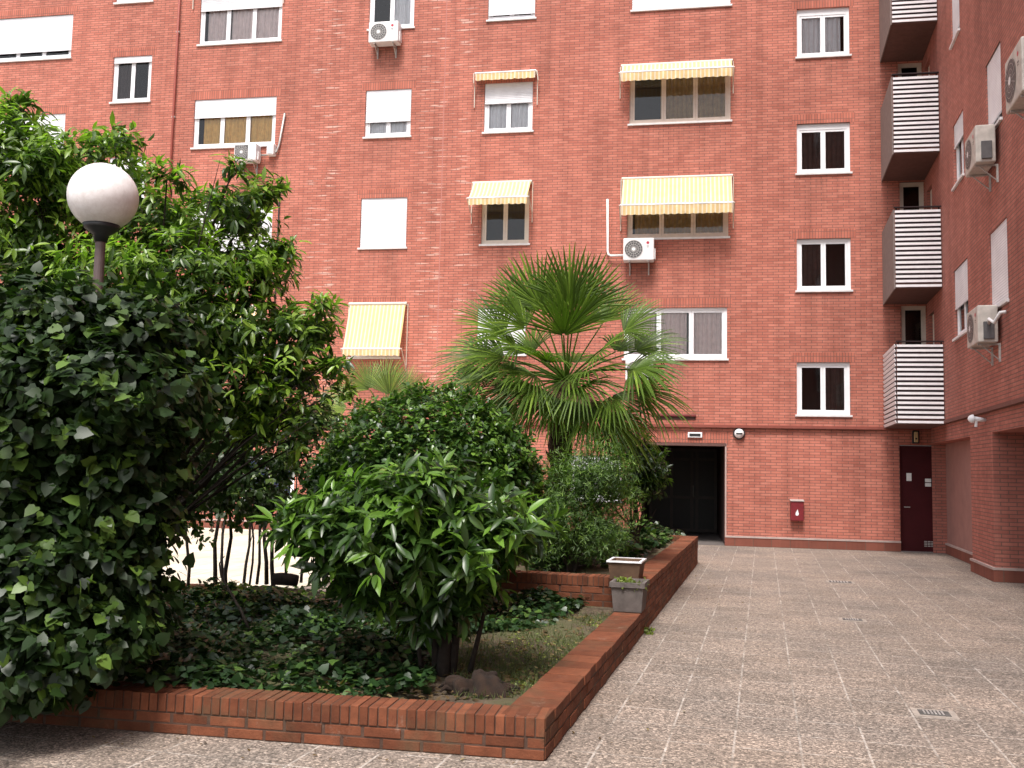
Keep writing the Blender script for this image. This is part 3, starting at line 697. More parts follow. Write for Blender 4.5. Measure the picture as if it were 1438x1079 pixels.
b = MB(); b.box(-.13, .13, -.056, -.05, -.032, .032); b.build('lens', M['blackm'], t)
p = wallp(949, 585); t = thing('vent_ledge', 'thin dark red ledge with painted shade below it, above the entrance left of the round lamp', 'vent', (p[0], D, p[2]))
b = MB(); b.box(-.48, .48, -.05, -.001, .0, .045); b.build('hood', plain('vent_red', (.15,.02,.02), .6), t, .004); b = MB(); b.box(-.46, .46, -.015, -.004, -.075, -.0005); b.build('shade_strip', M['inside'], t)  # dark strip below stands in for the shade under the ledge
# red box
a = wallp(1110, 731, -.0); c = wallp(1128, 702); t = thing('red_letterbox', 'small dark red metal box with a white flame mark on the brick wall', 'wall box', (a[0], D+GY, a[2]))
w_, h_ = c[0]-a[0], c[2]-a[2]
b = MB(); b.box(0, w_, -.16, -.001, 0, h_-.03); b.build('casing', M['redbox'], t, .008)
b = MB(); b.add([(-.01,-.18,h_-.028), (w_+.01,-.18,h_-.028), (w_+.01,0,h_+.005), (-.01,0,h_+.005), (-.01,-.18,h_-.04), (w_+.01,-.18,h_-.04), (w_+.01,0,h_-.029), (-.01,0,h_-.029)], [(0,1,2,3), (4,7,6,5), (0,4,5,1), (1,5,6,2), (2,6,7,3), (3,7,4,0)]); b.build('lid', M['grey'], t)
b = MB(); cx, cz = w_*.48, h_*.38
fl = [(.0,-.07), (.032,-.055), (.04,-.02), (.028,.02), (.018,.06), (.012,.085), (-.006,.045), (-.028,.012), (-.038,-.03), (-.028,-.06)]
b.add([(cx+x, -.164, cz+z) for x, z in fl], [tuple(range(len(fl)))]); b.build('emblem', M['white'], t)
# amber emergency light over maroon door, and the camera / lamp on the wing
p = wallp(1286, 614); t = thing('door_light', 'amber oblong light above the maroon door', 'lamp', (p[0], D+GY, p[2]))
b = MB(); b.box(-.075, .075, -.08, -.001, -.15, .15); b.build('backplate', M['blackm'], t, .008); b = MB(); b.box(-.045, .045, -.11, -.08, -.12, .12); b.build('lens', M['amber'], t, .015); b = MB(); b.box(-.02, .02, -.114, -.11, -.06, -.02); b.build('symbol', M['blackm'], t)
x, z = wingp(1380, 590); p = WO-WDIR*x; t = thing('security_camera', 'small white dome camera on the wing above the brick pier', 'camera', (p[0], p[1], z), WTH)
b = MB(); b.tube([(0,gy,0), (0,-.16,.02)], [.03,.05], 12); dome(b, (0,-.15,.02), .075, .09); b.build('housing', M['white'], t, smooth=True)
b = MB(); b.tube([(0,-.10,0), (0,-.11,-.12)], .025, 8); b.build('bracket', M['white'], t)

# ------------------------------------------------------------------ ground
def sheet(name, pts, z, mat, kind='structure', rot=None, org=None):
    me = bpy.data.meshes.new(name); o = bpy.data.objects.new(name, me); col.objects.link(o); o[ 'kind'] = kind
    if org is None: org = (0, 0)
    r = rot or 0.0; ca, sa = math.cos(-r), math.sin(-r)
    loc = [((p[0]-org[0])*ca-(p[1]-org[1])*sa, (p[0]-org[0])*sa+(p[1]-org[1])*ca, 0) for p in pts]
    me.from_pydata(loc, [], [tuple(range(len(pts)))]); me.update(); me.materials.append(mat)
    o.location = (org[0], org[1], z); o.rotation_euler = (0, 0, r); return o
gj = ground(1033, 1026)       # a paving joint passes here
sheet('ground', [(-60,-40), (60,-40), (60,70), (-60,70)], 0, M['paving'], rot=WH, org=(gj[0], gj[1]))
# planter geometry: corner, right edge on the wing heading, front edge to the left
PC = ground(765, 1070)
fl_ = ground(112, 1022); FD = (fl_-PC); FD /= np.linalg.norm(FD)      # front runs left along FD
RE = ground(980, 792); RD = RE-PC; RL = np.linalg.norm(RD); RD /= RL
S1 = ground(903, 892); L1 = (S1-PC)@RD                                   # where the wall steps up
H1 = PC[2] + 1.7*(1070-1011)/(1070-664.); H2 = 1.7*(792-753)/(792-663.)
IN1 = np.array([-RD[1], RD[0], 0]);                                      # into the bed from the right edge
IN2 = np.array([FD[1], -FD[0], 0]); IN2 *= np.sign(IN2@RD)
def brick_run(b, o, d, inn, length, H, courses, thick, capL=.065, capH=.115, gap=.010, start=0.0, jit=.0035):
    """real bricks: stretcher courses below, a cap course of bricks laid across on top"""
    def T(p): return o + d*p[0] + inn*p[1] + np.array([0,0,p[2]])
    ch = (H-capH)/courses
    b.box(0.005, length-.005, .004, thick-.004, .0, H-.005, .0, T)        # mortar core
    for k in range(courses):
        z0 = k*ch + gap*.5; x = -.13 if k % 2 else 0.0
        while x < length:
            a, c = max(x, 0), min(x+.24, length)
            if c-a > .03:
                j = [random.uniform(-jit, jit) for _ in range(2)]
                b.box(a+gap*.5, c-gap*.5, j[0], thick+j[1], z0, z0+ch-gap, random.uniform(.1, 1), T)
            x += .25
    x = 0.0
    while x < length-.02:
        c = min(x+capL, length); j = [random.uniform(-jit, jit) for _ in range(3)]
        b.box(x+gap*.4, c-gap*.4, -.004+j[0]*1.2, thick+.006+j[1], H-capH+gap*.5, H+j[2], random.uniform(.1, 1), T)
        x += capL
pw_ = thing('planter_wall', 'low red brick planter wall turning the corner in front of the garden bed', 'planter wall', (0,0,0))
b = MB(); brick_run(b, PC, FD, IN2, 9.0, H1, 2, .25, .06); 
o = b.build('front_wall', M['pbrick'], pw_, .004)
b = MB(); brick_run(b, PC+RD*.005, RD, IN1, L1, H1, 2, .27, .245, .075, .016); o = b.build('side_wall', M['pbrick'], pw_, .004)
pr_ = thing('raised_planter_wall', 'higher red brick planter wall stepping up towards the entrance', 'planter wall', (0,0,0))
b = MB(); brick_run(b, PC+RD*(L1+.006), RD, IN1, RL-L1, H2, 6, .27, .245, .075, .014); b.build('side_wall', M['pbrick'], pr_, .004)
CX = ground(858, 828, .2)      # cross wall inside the bed
cw0 = PC+RD*(L1+.62)+IN1*.28
b = MB(); brick_run(b, cw0, IN1, RD, 2.3, H2, 5, .24, .06); b.build('cross_wall', M['pbrick'], pr_, .004)
b = MB(); brick_run(b, PC+RD*RL+IN1*.28+RD*(-.25), IN1, RD, 6.0, H2, 6, .25, .06); b.build('back_wall', M['pbrick'], pr_, .004)
SZ = H1-.06; SZ2 = H2-.10
def local_to(o, d, inn, x, y): p = o+d*x+inn*y; return (p[0], p[1])
back = 6.6
def soilmesh(name, poly_fn, nx, ny, z, amp, mat):
    vs = []; 
    for j in range(ny+1):
        for i in range(nx+1):
            x, y = poly_fn(i/nx, j/ny)
            h = amp*(math.sin(x*2.1+1)*math.cos(y*1.7)+.5*math.sin(x*5.3+y*4.1)+.4*random.uniform(-1, 1)); e = min(i, j, nx-i, ny-j)
            vs.append((x, y, z+(h if e > 0 else -.02)))
    me = bpy.data.meshes.new(name); me.from_pydata(vs, [], [(j*(nx+1)+i, j*(nx+1)+i+1, (j+1)*(nx+1)+i+1, (j+1)*(nx+1)+i) for j in range(ny) for i in range(nx)])
    me.polygons.foreach_set('use_smooth', [True]*len(me.polygons)); me.materials.append(mat)
    o = bpy.data.objects.new(name, me); col.objects.link(o); o['kind'] = 'structure'; return o
BK = ground(350, 828, SZ); YB = (BK-PC)@RD
def bedp(u, v):     # u along the front (0 at right), v towards the back
    p = PC + IN1*.26 + RD*.2 + FD*(u*8.6) + RD*(v*(YB-.25)); return (p[0], p[1])
soilmesh('soil', bedp, 110, 60, SZ, .022, M['soil'])
cwl = L1+.62
def bedp1(u, v):    # strip along the right wall up to the cross wall
    p = PC + RD*(YB-.1) + IN1*(.265+u*4.6) + RD*(v*(cwl-YB+.12)); return (p[0], p[1])
if cwl > YB: soilmesh('soil', bedp1, 50, 40, SZ, .022, M['soil'])
def bedp2(u, v):
    p = PC + RD*(cwl+.2) + IN1*(.265+u*4.1) + RD*(v*(RL-cwl-.44)); return (p[0], p[1])
soilmesh('raised_soil', bedp2, 50, 40, SZ2, .03, M['soil'])
q0 = PC+RD*(YB+.1)+IN1*4.9
pp = [q0+IN1*14-RD*1.5, q0, q0+RD*(D-q0[1]-.0)/RD[1]*1.0]
sheet('path', [(q0[0]-16, q0[1]-1.2), (q0[0], q0[1]), (q0[0]+.6, D-.01), (q0[0]-16, D-.01)], .008, M['palepath'])
kb = thing('kerb', 'pale kerb closing the back of the garden bed', 'kerb', (0,0,0))
b = MB(); brick_run(b, PC+RD*YB+IN1*4.9, FD, IN2, 5.5, SZ+.02, 1, .16, .24); b.build('brickwork', M['pbrick'], kb, .004)
tag(kb, 'low brick edging at the back of the garden bed before the pale path', 'edging')
# drains
def drain(px, py, w, d, label):
    p = ground(px, py); t = thing('drain_cover', label, 'drain cover', (p[0], p[1], 0), WH, 'drain covers set in the paving')
    b = MB(); b.box(-w/2-.045, w/2+.045, -d/2-.045, d/2+.045, 0, .006); b.build('surround', M['pavepale'], t)
    b = MB(); b.box(-w/2, w/2, -d/2, d/2, .001, .010); g_ = b.build('grate', M['rust'], t)
    b = MB()
    for i in range(6): b.box(-w/2+.03+i*(w-.06)/6, -w/2+.03+(i+.5)*(w-.06)/6, -d/2+.02, d/2-.02, .0105, .013)
    b.build('bar', M['metal'], g_)
drain(1312, 1003, .21, .15, 'square dark drain cover in pale mortar nearest the camera')
drain(1197, 871, .22, .15, 'small dark drain cover halfway up the paving')
drain(1180, 818, .34, .26, 'pale-rimmed drain cover farthest up near the brick wall')
# concrete troughs
def trough(px, py, z, w, l, h, mat, label, rot=WH, rim=None, rh=.045):
    p = ground(px, py, z); t = thing('planter_trough', label, 'planter box', (p[0], p[1], z), rot, 'concrete planter boxes by the low wall')
    k = .025; b = MB(); s = .86
    vs = []
    for (zz, f, i) in ((0, s, 0), (h, 1, 0), (h, 1, k), (.06, s, k)):
        for (sx, sy_) in ((-1,-1), (1,-1), (1,1), (-1,1)): vs.append((sx*(w/2*f-i), sy_*(l/2*f-i), zz))
    fs = [(3,2,1,0)]
    for r_ in range(3):
        for q_ in range(4): fs.append((r_*4+q_, r_*4+(q_+1) % 4, (r_+1)*4+(q_+1) % 4, (r_+1)*4+q_))
    fs.append((12,13,14,15)); b.add(vs, fs); b.build('trough', M[mat], t, .006)
    b = MB()
    b.box(-w/2-.012, w/2+.012, -l/2-.012, -l/2+.02, h-rh, h+.006); b.box(-w/2-.012, w/2+.012, l/2-.02, l/2+.012, h-rh, h+.006)
    b.box(-w/2-.012, -w/2+.02, -l/2+.021, l/2-.021, h-rh, h+.006); b.box(w/2-.02, w/2+.012, -l/2+.021, l/2-.021, h-rh, h+.006)
    b.build('rim', M[rim or mat], t)
    b = MB(); b.box(-w/2+.03, w/2-.03, -l/2+.03, l/2-.03, h*.45, h*.62); b.build('potting_soil', M['soil'], t)
    return t, p
tr1, trp1 = trough(884, 857, H1+.004, .34, .42, .30, 'concrete', 'dark grey concrete planter box with a yellow-green plant standing on the low wall')
tr2, trp2 = trough(880, 812, H2+.004, .36, .46, .20, 'terra', 'brown planter box with white rim on the end of the higher wall', rim='white', rh=.012)
# ------------------------------------------------------------------ foliage
def tpl(kind):
    if kind == 'ivy':
        o = [(-.12,.24), (.06,.50), (.34,.44), (.52,.42), (.84,.16)]
        vs = [(0,0,0), (1.05,0,-.10), (.4,0,0)] + [(x, y, .10*abs(y)-.12*x*x) for x, y in o] + [(x, -y, .10*abs(y)-.12*x*x) for x, y in o]
        fs = [(0,2,5,4,3), (2,1,7,6,5), (0,8,9,10,2), (2,10,11,12,1)]
    else:
        w1, w2, k = dict(lance=(.13,.13,.22), ovate=(.24,.25,.15), needle=(.07,.06,.1), blade=(.03,.02,.35))[kind]
        vs = [(0,0,0), (.3,0,-k*.09), (.66,0,-k*.44), (1,0,-k), (.3,w1,.05-k*.09), (.66,w2,.05-k*.44), (.3,-w1,.05-k*.09), (.66,-w2,.05-k*.44)]
        fs = [(0,1,4), (1,2,5,4), (2,3,5), (0,6,1), (1,6,7,2), (2,7,3)]
    return np.array(vs, float), fs
def nrm(a): return a/np.maximum(np.linalg.norm(a, axis=-1, keepdims=True), 1e-9)
def leaf_mesh(name, P, Dr, Nn, S, tint, kind, mat, parent=None):
    V, Fs = tpl(kind); n = len(P)
    X = nrm(Dr); Y = nrm(np.cross(Nn, X)); Z = np.cross(X, Y)
    co = P[:,None,:] + S[:,None,None]*(V[None,:,0,None]*X[:,None,:] + V[None,:,1,None]*Y[:,None,:] + V[None,:,2,None]*Z[:,None,:])
    co = co.reshape(-1, 3).astype(np.float32)
    base = (np.arange(n)*len(V))[:,None]
    loops = []; starts = []; tot = []
    fl = np.concatenate([np.array(f) for f in Fs]); ln = np.array([len(f) for f in Fs])
    L = (base + fl[None,:]).reshape(-1).astype(np.int32)
    st = np.concatenate([[0], np.cumsum(ln)[:-1]])
    ST = ((np.arange(n)*len(fl))[:,None] + st[None,:]).reshape(-1).astype(np.int32)
    me = bpy.data.meshes.new(name); me.vertices.add(len(co)); me.vertices.foreach_set('co', co.reshape(-1))
    me.loops.add(len(L)); me.loops.foreach_set('vertex_index', L)
    me.polygons.add(len(ST)); me.polygons.foreach_set('loop_start', ST); me.update(calc_edges=True)
    a = me.attributes.new('tint', 'FLOAT', 'POINT'); a.data.foreach_set('value', np.repeat(np.clip(tint, 0, 1), len(V)).astype(np.float32))
    me.materials.append(mat); o = bpy.data.objects.new(name, me); col.objects.link(o); o.parent = parent; return o
def rdir(n): return nrm(rng.normal(size=(n, 3)))
def crown(name, parent, ells, twigs, per, size, kind, mat, rough=.25, inner=.25, young=.25, upb=.5, spread=.09, droop=.3, clump=.35, youngz=.5):
    """ells: (centre, (rx, ry, rz)); leaves sit in whorls at twig ends, thrown unevenly round each ellipsoid"""
    Ps, Os, Yg = [], [], []
    vol = np.array([ (e[1][0]*e[1][1]*e[1][2])**(2/3) for e in ells]); vol /= vol.sum()
    for (c, r), w in zip(ells, vol):
        n = max(3, int(twigs*w)); r = np.array(r)
        nl = max(4, int(n/14)); lob = rdir(nl); lob[:,2] = lob[:,2]*.8
        k = rng.integers(0, nl, n); d = nrm(lob[k] + rng.normal(size=(n, 3))*clump)
        f = rng.random(n) < inner
        rad = np.where(f, rng.uniform(.35, .85, n), 1 + rng.normal(size=n)*rough*.5 + (rng.random(nl)[k]-.5)*rough)
        p = np.array(c)[None] + d*r[None]*rad[:,None]
        Ps.append(p); Os.append(d)
        Yg.append((~f) & (d[:,2] > -1+2*youngz*rng.random(n)) & (rng.random(n) < young))
    P = np.concatenate(Ps); O = np.concatenate(Os); Y = np.concatenate(Yg); n = len(P)
    ax = nrm(O + np.array([0,0,upb]) + rng.normal(size=(n,3))*.35)
    P2 = np.repeat(P, per, 0); A2 = np.repeat(ax, per, 0); Y2 = np.repeat(Y, per)
    N = len(P2); side = nrm(np.cross(A2, rdir(N)))
    dr = nrm(A2*rng.uniform(.1, .9, (N,1)) + side*rng.uniform(.6, 1.1, (N,1)) - np.array([0,0,droop])*rng.random((N,1)))
    pos = P2 - A2*rng.uniform(0, 1, (N,1))*spread + side*.008
    nn = nrm(A2 + np.array([0,0,.9]) + rng.normal(size=(N,3))*.35)
    S = size*rng.uniform(.45, 1.35, N)
    t = np.repeat(rng.random(n), per)*.55 + rng.random(N)*.25; t = np.where(Y2, rng.uniform(.82, 1, N), t)
    keep = pos[:,2] > .02
    return leaf_mesh(name, pos[keep], dr[keep], nn[keep], S[keep], t[keep], kind, mat, parent), P
def ell(px, py, dist, rx, rz, ry=None):      # radii given in photo pixels
    k = dist/F_PX; return (at(px, py, dist), (rx*k, (ry or rx)*k, rz*k))
def limbs(name, parent, base, targets, r0, mat, wig=.08, n=6, split=.4, sub=0, twig_pts=None, r1=.006):
    b = MB(); base = np.array(base, float)
    for T in targets:
        T = np.array(T, float); pts = []
        for i in range(n+1):
            s = i/n; sh = s**1.6; p = base + (T-base)*np.array([sh, sh, s]); p = p+np.array([0,0,.6])*math.sin(math.pi*s)*.12*np.linalg.norm(T-base)*split
            if 0 < i < n: p = p+rng.normal(size=3)*wig*s
            pts.append(p)
        b.tube(pts, [r0*(1-i/n)+r1*(i/n) for i in range(n+1)], 7)
        for _ in range(sub):
            s = random.uniform(.35, .9); i = int(s*n); st = pts[i]; e = T*.92+base*.08+rng.normal(size=3)*min(.16, np.linalg.norm(T-base)*.12)
            md = (st+e)/2+rng.normal(size=3)*.05; b.tube([st, md, e], [r0*(1-s)*.6+.003, r0*.2+.003, .002], 5)
    return b.build(name, mat, parent, smooth=True)

# 1. ivy-covered mass at the left front
gi = ground(120, 985, SZ)
t = thing('ivy_bush', 'dark tangled ivy-covered bush filling the left foreground over the planter wall', 'bush', (at(120, 900, 6.3)[0], at(120, 900, 6.3)[1], SZ))
def rel(t, ells): return [(np.array(c)-np.array(t.location), r) for c, r in ells]
E1 = [ell(60, 470, 6.6, 120, 80), ell(190, 470, 6.7, 95, 70), ell(120, 560, 6.4, 150, 90), ell(40, 620, 6.2, 110, 110), ell(160, 680, 6.3, 90, 110),
      ell(60, 780, 6.1, 120, 110), ell(165, 800, 6.2, 75, 100), ell(90, 890, 6.0, 130, 75), ell(20, 930, 5.8, 110, 75), ell(-80, 640, 6.4, 150, 240), ell(-90, 880, 6.0, 140, 130), ell(235, 560, 6.8, 60, 60)]
E1 = rel(t, E1)
cr, _ = crown('foliage', t, E1, 11000, 5, .071, 'ivy', M['ivy'], rough=.3, inner=.3, young=.22, upb=.2, spread=.16, droop=.9, clump=.55)
limbs('trunk', t, (0,0,-.05), [e[0] for e in E1], .035, M['bark'], .06, 6, .3, 3)
# sparse lit ivy sprays in front
b_ = []
# 2. tree with bright oblong leaves behind
t = thing('leafy_tree', 'tall tree with bright oblong leaves behind the globe lamp', 'tree', (at(170, 800, 8.6)[0], at(170, 800, 8.6)[1], SZ))
E2 = [ell(10, 200, 8.4, 60, 55), ell(45, 240, 8.4, 80, 55), ell(110, 225, 8.6, 75, 32), ell(30, 330, 8.5, 100, 70), ell(215, 310, 8.8, 85, 55), ell(330, 285, 8.8, 62, 42), ell(255, 380, 8.6, 110, 55),
      ell(350, 370, 8.8, 62, 55), ell(150, 400, 8.4, 120, 60), ell(330, 455, 8.7, 110, 50), ell(420, 455, 8.8, 55, 32), ell(420, 520, 8.7, 65, 42), ell(300, 540, 8.6, 110, 60), ell(395, 590, 8.7, 60, 45), ell(-80, 300, 8.5, 110, 110),
      ell(250, 470, 8.5, 90, 60), ell(110, 300, 8.7, 40, 35), ell(25, 145, 8.5, 22, 26), ell(160, 192, 8.6, 42, 12), ell(380, 262, 8.7, 28, 14), ell(395, 345, 8.8, 26, 10), ell(470, 505, 8.6, 30, 10), ell(445, 430, 8.7, 34, 10), ell(478, 548, 8.6, 20, 8), ell(235, 245, 8.5, 30, 16), ell(330, 232, 8.5, 20, 12)]
E2 = rel(t, E2)
crown('crown', t, E2, 4200, 7, .118, 'lance', M['bright'], rough=.35, inner=.3, young=.75, upb=.55, spread=.14, droop=.5, clump=.42)
limbs('trunk', t, (0,0,-.05), [e[0] for e in E2], .030, M['bark'], .07, 7, .35, 3)
# 3. slender-stemmed shrub
gs = ground(330, 830, SZ)
t = thing('slender_shrub', 'thin multi-stemmed shrub in front of the pale path', 'shrub', (gs[0], gs[1], SZ))
dd_ = (gs-CAM)@CF
E3 = rel(t, [ell(280, 620, dd_, 55, 65, 30), ell(340, 600, dd_, 65, 60, 30), ell(400, 640, dd_, 50, 60, 30), ell(300, 690, dd_, 55, 45, 30), ell(370, 700, dd_, 60, 38, 30), ell(430, 590, dd_-.3, 45, 45, 30), ell(260, 690, dd_-.6, 45, 60, 30), ell(255, 600, dd_-.8, 50, 60, 30), ell(330, 660, dd_-.6, 90, 60, 30)])
crown('crown', t, E3, 2300, 6, .080, 'ovate', M['shrubleaf'], rough=.5, inner=.5, young=.3, spread=.14, droop=.6, clump=.6)
b = MB()
for k, px in enumerate((262, 300, 312, 318, 345, 352, 360, 372, 382, 402, 425)):
    p0 = ground(px, 815+random.uniform(-2, 12), SZ)-np.array(t.location); h = random.uniform(1.2, 1.9)
    lean = random.uniform(-.12, .12); pts = [p0+np.array([lean*s*s*h+.02*math.sin(s*9+k), .03*math.cos(s*7+k), s*h-.03]) for s in np.linspace(0, 1, 7)]
    r = random.choice((.016, .022, .03)); b.tube(pts, [r*(1-.6*s) for s in np.linspace(0, 1, 7)], 6)
    for _ in range(3):
        q = pts[random.randint(2, 6)]; b.tube([q, q+np.array([random.uniform(-.25, .25), random.uniform(-.1, .1), random.uniform(.15, .4)])], [.007, .003], 5)
b.build('trunk', M['stem'], t, smooth=True)
# low sparse leaves on the stems
# 4. small tree with long glossy leaves
gt = ground(622, 948, SZ)
t = thing('small_tree', 'small tree with long glossy leaves standing before the clipped bush', 'tree', (gt[0], gt[1], SZ)); d4 = (gt-CAM)@CF
E4 = rel(t, [ell(440, 735, d4-.1, 50, 30), ell(735, 735, d4, 40, 32), ell(600, 672, d4, 70, 26), ell(610, 865, d4+.1, 60, 26), ell(500, 725, d4, 75, 42), ell(590, 700, d4-.1, 85, 45), ell(680, 715, d4, 75, 48), ell(470, 760, d4-.1, 55, 38), ell(560, 765, d4-.25, 85, 45), ell(650, 775, d4-.2, 75, 45), ell(705, 765, d4+.1, 42, 40),
              ell(590, 730, d4+.3, 130, 60), ell(500, 815, d4, 45, 28), ell(610, 820, d4+.1, 85, 40)])
crown('crown', t, E4, 950, 9, .150, 'lance', M['laurel'], rough=.42, inner=.22, young=.55, upb=.55, spread=.10, droop=.55, clump=.5, youngz=.55)
b = MB(); H = np.array
for (dx, dy, r) in ((0,0,.045), (.05,.04,.03), (-.06,.03,.026), (.16,.1,.018), (-.15,.0,.016)):
    b.tube([H([dx,dy,-.06]), H([dx*1.4+.01,dy,.25]), H([dx*2-.02,dy,.55]), H([dx*2.6,dy,.85])], [r*1.25, r, r*.85, r*.6], 9)
b.build('trunk', M['bark'], t, smooth=True)
limbs('branches', t, (0,0,.45), [e[0] for e in E4], .03, M['bark'], .04, 5, .25, 3)
# 5. clipped rounded bush
d5 = 10.3; p5 = at(600, 800, d5)
t = thing('clipped_bush', 'large rounded dark green clipped bush left of the palm trunk', 'bush', (p5[0], p5[1], SZ))
E5 = rel(t, [ell(600, 665, d5, 146, 118, 120), ell(500, 685, d5, 66, 62), ell(700, 680, d5, 60, 72), ell(600, 740, d5, 150, 70, 120)])
crown('crown', t, E5, 11000, 9, .068, 'ovate', M['round'], rough=.09, inner=.25, young=.42, upb=.5, spread=.08, droop=.2, clump=.7)
limbs('trunk', t, (0,0,-.05), [e[0] for e in E5]+[e[0]+np.array([.3,.2,.3]) for e in E5], .05, M['bark'], .06, 5, .2, 5)
# 6. palms
def fan(b, base, dirv, upv, L, nseg, spread, droop, w=.036, split=.25):
    """one fan blade: pleated segments joined near the petiole, free and drooping at the tips"""
    X = np.array(dirv)/np.linalg.norm(dirv); Y = np.cross(upv, X); Y /= np.linalg.norm(Y); Z = np.cross(X, Y)
    for i in range(nseg):
        a = (i/(nseg-1)-.5)*2*spread + random.uniform(-.02, .02); l = L*(.72+.28*math.cos(a*.75))*random.uniform(.92, 1.06)
        d = X*math.cos(a)+Y*math.sin(a); n_ = -X*math.sin(a)+Y*math.cos(a)
        vs = []; tw = random.uniform(-.3, .3); dr = droop*random.uniform(.6, 1.4)
        for s in (0.04, .32, .62, .86, 1.0):
            p = base + d*l*s + Z*(.10*l*math.sin(s*2)) + np.array([0,0,-1])*dr*l*max(0, s-.35)**1.7
            hw = min(w*l*1.7, max(.006, l*s*spread/nseg*1.08)) * (1 if s < .4 else (1-s)/.6+.06)
            vs += [p - n_*hw + Z*.0, p + Z*hw*.5, p + n_*hw]
        fs = []
        for k in range(4):
            q = k*3; fs += [(q, q+1, q+4, q+3), (q+1, q+2, q+5, q+4)]
        b.add(vs, fs, None)
def palm(name, label, loc, head, specs, L, mat, dead=0, trunk_r=.10, nseg=38):
    t = thing(name, label, 'palm', loc); loc = np.array(loc)
    hd = head-loc; b = MB(); n = 26; pts = [hd*np.array([i/n, i/n, i/n])+np.array([.02*math.sin(i*.6), 0, 0]) for i in range(n+1)]
    b.tube(pts, [trunk_r*(1.15-.1*i/n)*random.uniform(.9, 1.12) for i in range(n+1)], 12)
    for i in range(150):     # fibrous old leaf bases
        s = random.uniform(.05, 1); a = random.uniform(0, 6.28); p = hd*s+np.array([math.cos(a), math.sin(a), 0])*trunk_r*.95
        o_ = np.array([math.cos(a), math.sin(a), random.uniform(.8, 2.0)]); o_ /= np.linalg.norm(o_)
        b.tube([p, p+o_*random.uniform(.06, .15)], [.016, .004], 5)
    b.build('trunk', M['palmbark'], t)
    for (dx, dy, dz, pl, dr, ln) in specs:
        b = MB(); d = np.array([dx, dy, dz], float); nd = np.linalg.norm(d); d /= nd
        pl *= 1.12; e = hd + d*pl; sag = np.array([0,0,-.10*pl*(1-abs(d[2]))]); mid = hd + d*pl*.5 - sag*.8
        b.tube([hd, mid, e], [.017, .012, .009], 6, tint=.6)
        dd = e-mid; dd /= np.linalg.norm(dd)
        uv = np.array([0,0,1.0]) if abs(dd[2]) < .85 else np.array([-dx if abs(dx) > .05 else .1, -.9, .2])
        # tilt the blade to a random side so some are seen face-on
        uv = uv + np.array([random.uniform(-.3,.3), -.75, 0])
        fan(b, e, dd, uv, ln*L, nseg, 1.25, dr*.40, .058)
        o = b.build('frond', M['deadfrond'] if dr > 2.2 else mat, t)
    return t
dp_ = 13.0; hd = at(795, 535, dp_); bs = at(775, 760, dp_); bs[2] = SZ2
kx = CR*np.array([1,1,0])
sp = [(.05,-.2,1,.95,.15,1), (.25,-.1,1,.9,.2,1), (-.35,-.1,1,.95,.2,1), (-.6,.1,1,1.0,.3,1), (-.15,.3,1,.9,.2,.95), (.0,-.5,.8,.6,.35,.95),
      (-1,-.1,.75,.95,.45,1), (-1,-.3,.35,.8,.6,1), (-1,.1,.1,.85,.9,1), (-.9,-.5,.15,.6,1.0,.95), (-1,0,-.15,.65,1.2,1), (-.8,-.6,.5,.75,.7,.9),
      (.9,-.1,.75,.9,.5,.9), (1,.1,.45,.9,.8,.95), (1,-.3,.15,.8,1.0,1), (1,0,-.15,.85,1.4,1), (.8,-.5,-.3,.7,1.5,.9), (.7,.5,.5,.8,.6,1), (.7,-.6,.45,.6,.8,.85),
      (-.5,-.7,-.2,.5,1.5,.9), (.4,-.8,-.2,.5,1.6,.9), (-.6,.6,.5,.8,.6,1), (0,.9,.4,.7,.7,1), (.9,-.2,-.75,.7,1.8,.95), (-1,-.2,.0,1.0,1.0,1), (-1,.1,.28,1.05,.8,1), (-.7,-.3,.9,.8,.35,1), (.15,-.4,.95,.7,.25,1), (.5,.3,.9,.9,.4,.95), (-.8,-.3,-.45,.7,1.6,.95), (.9,-.5,.1,.95,1.2,1), (.6,-.5,-.6,.55,1.7,.95), (-.3,-.8,.3,.5,1.0,.95), (-.55,-.5,.05,.45,.9,.9), (.5,-.6,.1,.45,.9,.9), (-.9,-.3,-.25,.45,1.3,.9), (.2,-.9,-.1,.35,1.3,.85), (-.3,-.6,-.5,.35,1.5,.85), (.55,-.3,-.6,.4,1.6,.9), (-.75,.2,-.5,.45,1.5,.9), (0,-.6,-.8,.3,1.6,.8)]
palm('fan_palm', 'tall fan palm with shaggy brown trunk in the middle of the garden', bs, hd, sp, .78, M['frond'], trunk_r=.14, nseg=26)
for q in [o for o in bpy.data.objects if o.name.startswith('fan_palm')]:
    b = MB()
palm_thing = q
for (dx, dy, dz, pl, dr, ln) in ((.5,-.3,-1,.3,2.5,.8), (-.4,-.5,-1,.25,2.6,.75), (.1,-.6,-1,.35,2.4,.8), (-.8,-.2,-1,.35,2,.8), (.8,-.5,-.9,.3,2,.7), (-.1,.4,-1,.4,2,.8), (.2,-.5,-1,.15,2,.7), (-.3,-.6,-1,.1,2,.7)):
    b = MB(); h0 = hd-bs; d = np.array([dx,dy,dz])/np.linalg.norm([dx,dy,dz]); e = h0+d*pl; b.tube([h0, e], [.015,.01], 5); fan(b, e, d, np.array([.2,-1,.3]), .5*ln, 26, 1.2, .3)
    o = b.build('dry_frond', M['deadfrond'], palm_thing)
pp_ = at(530, 620, 15.0); b0 = np.array([pp_[0], pp_[1], SZ])
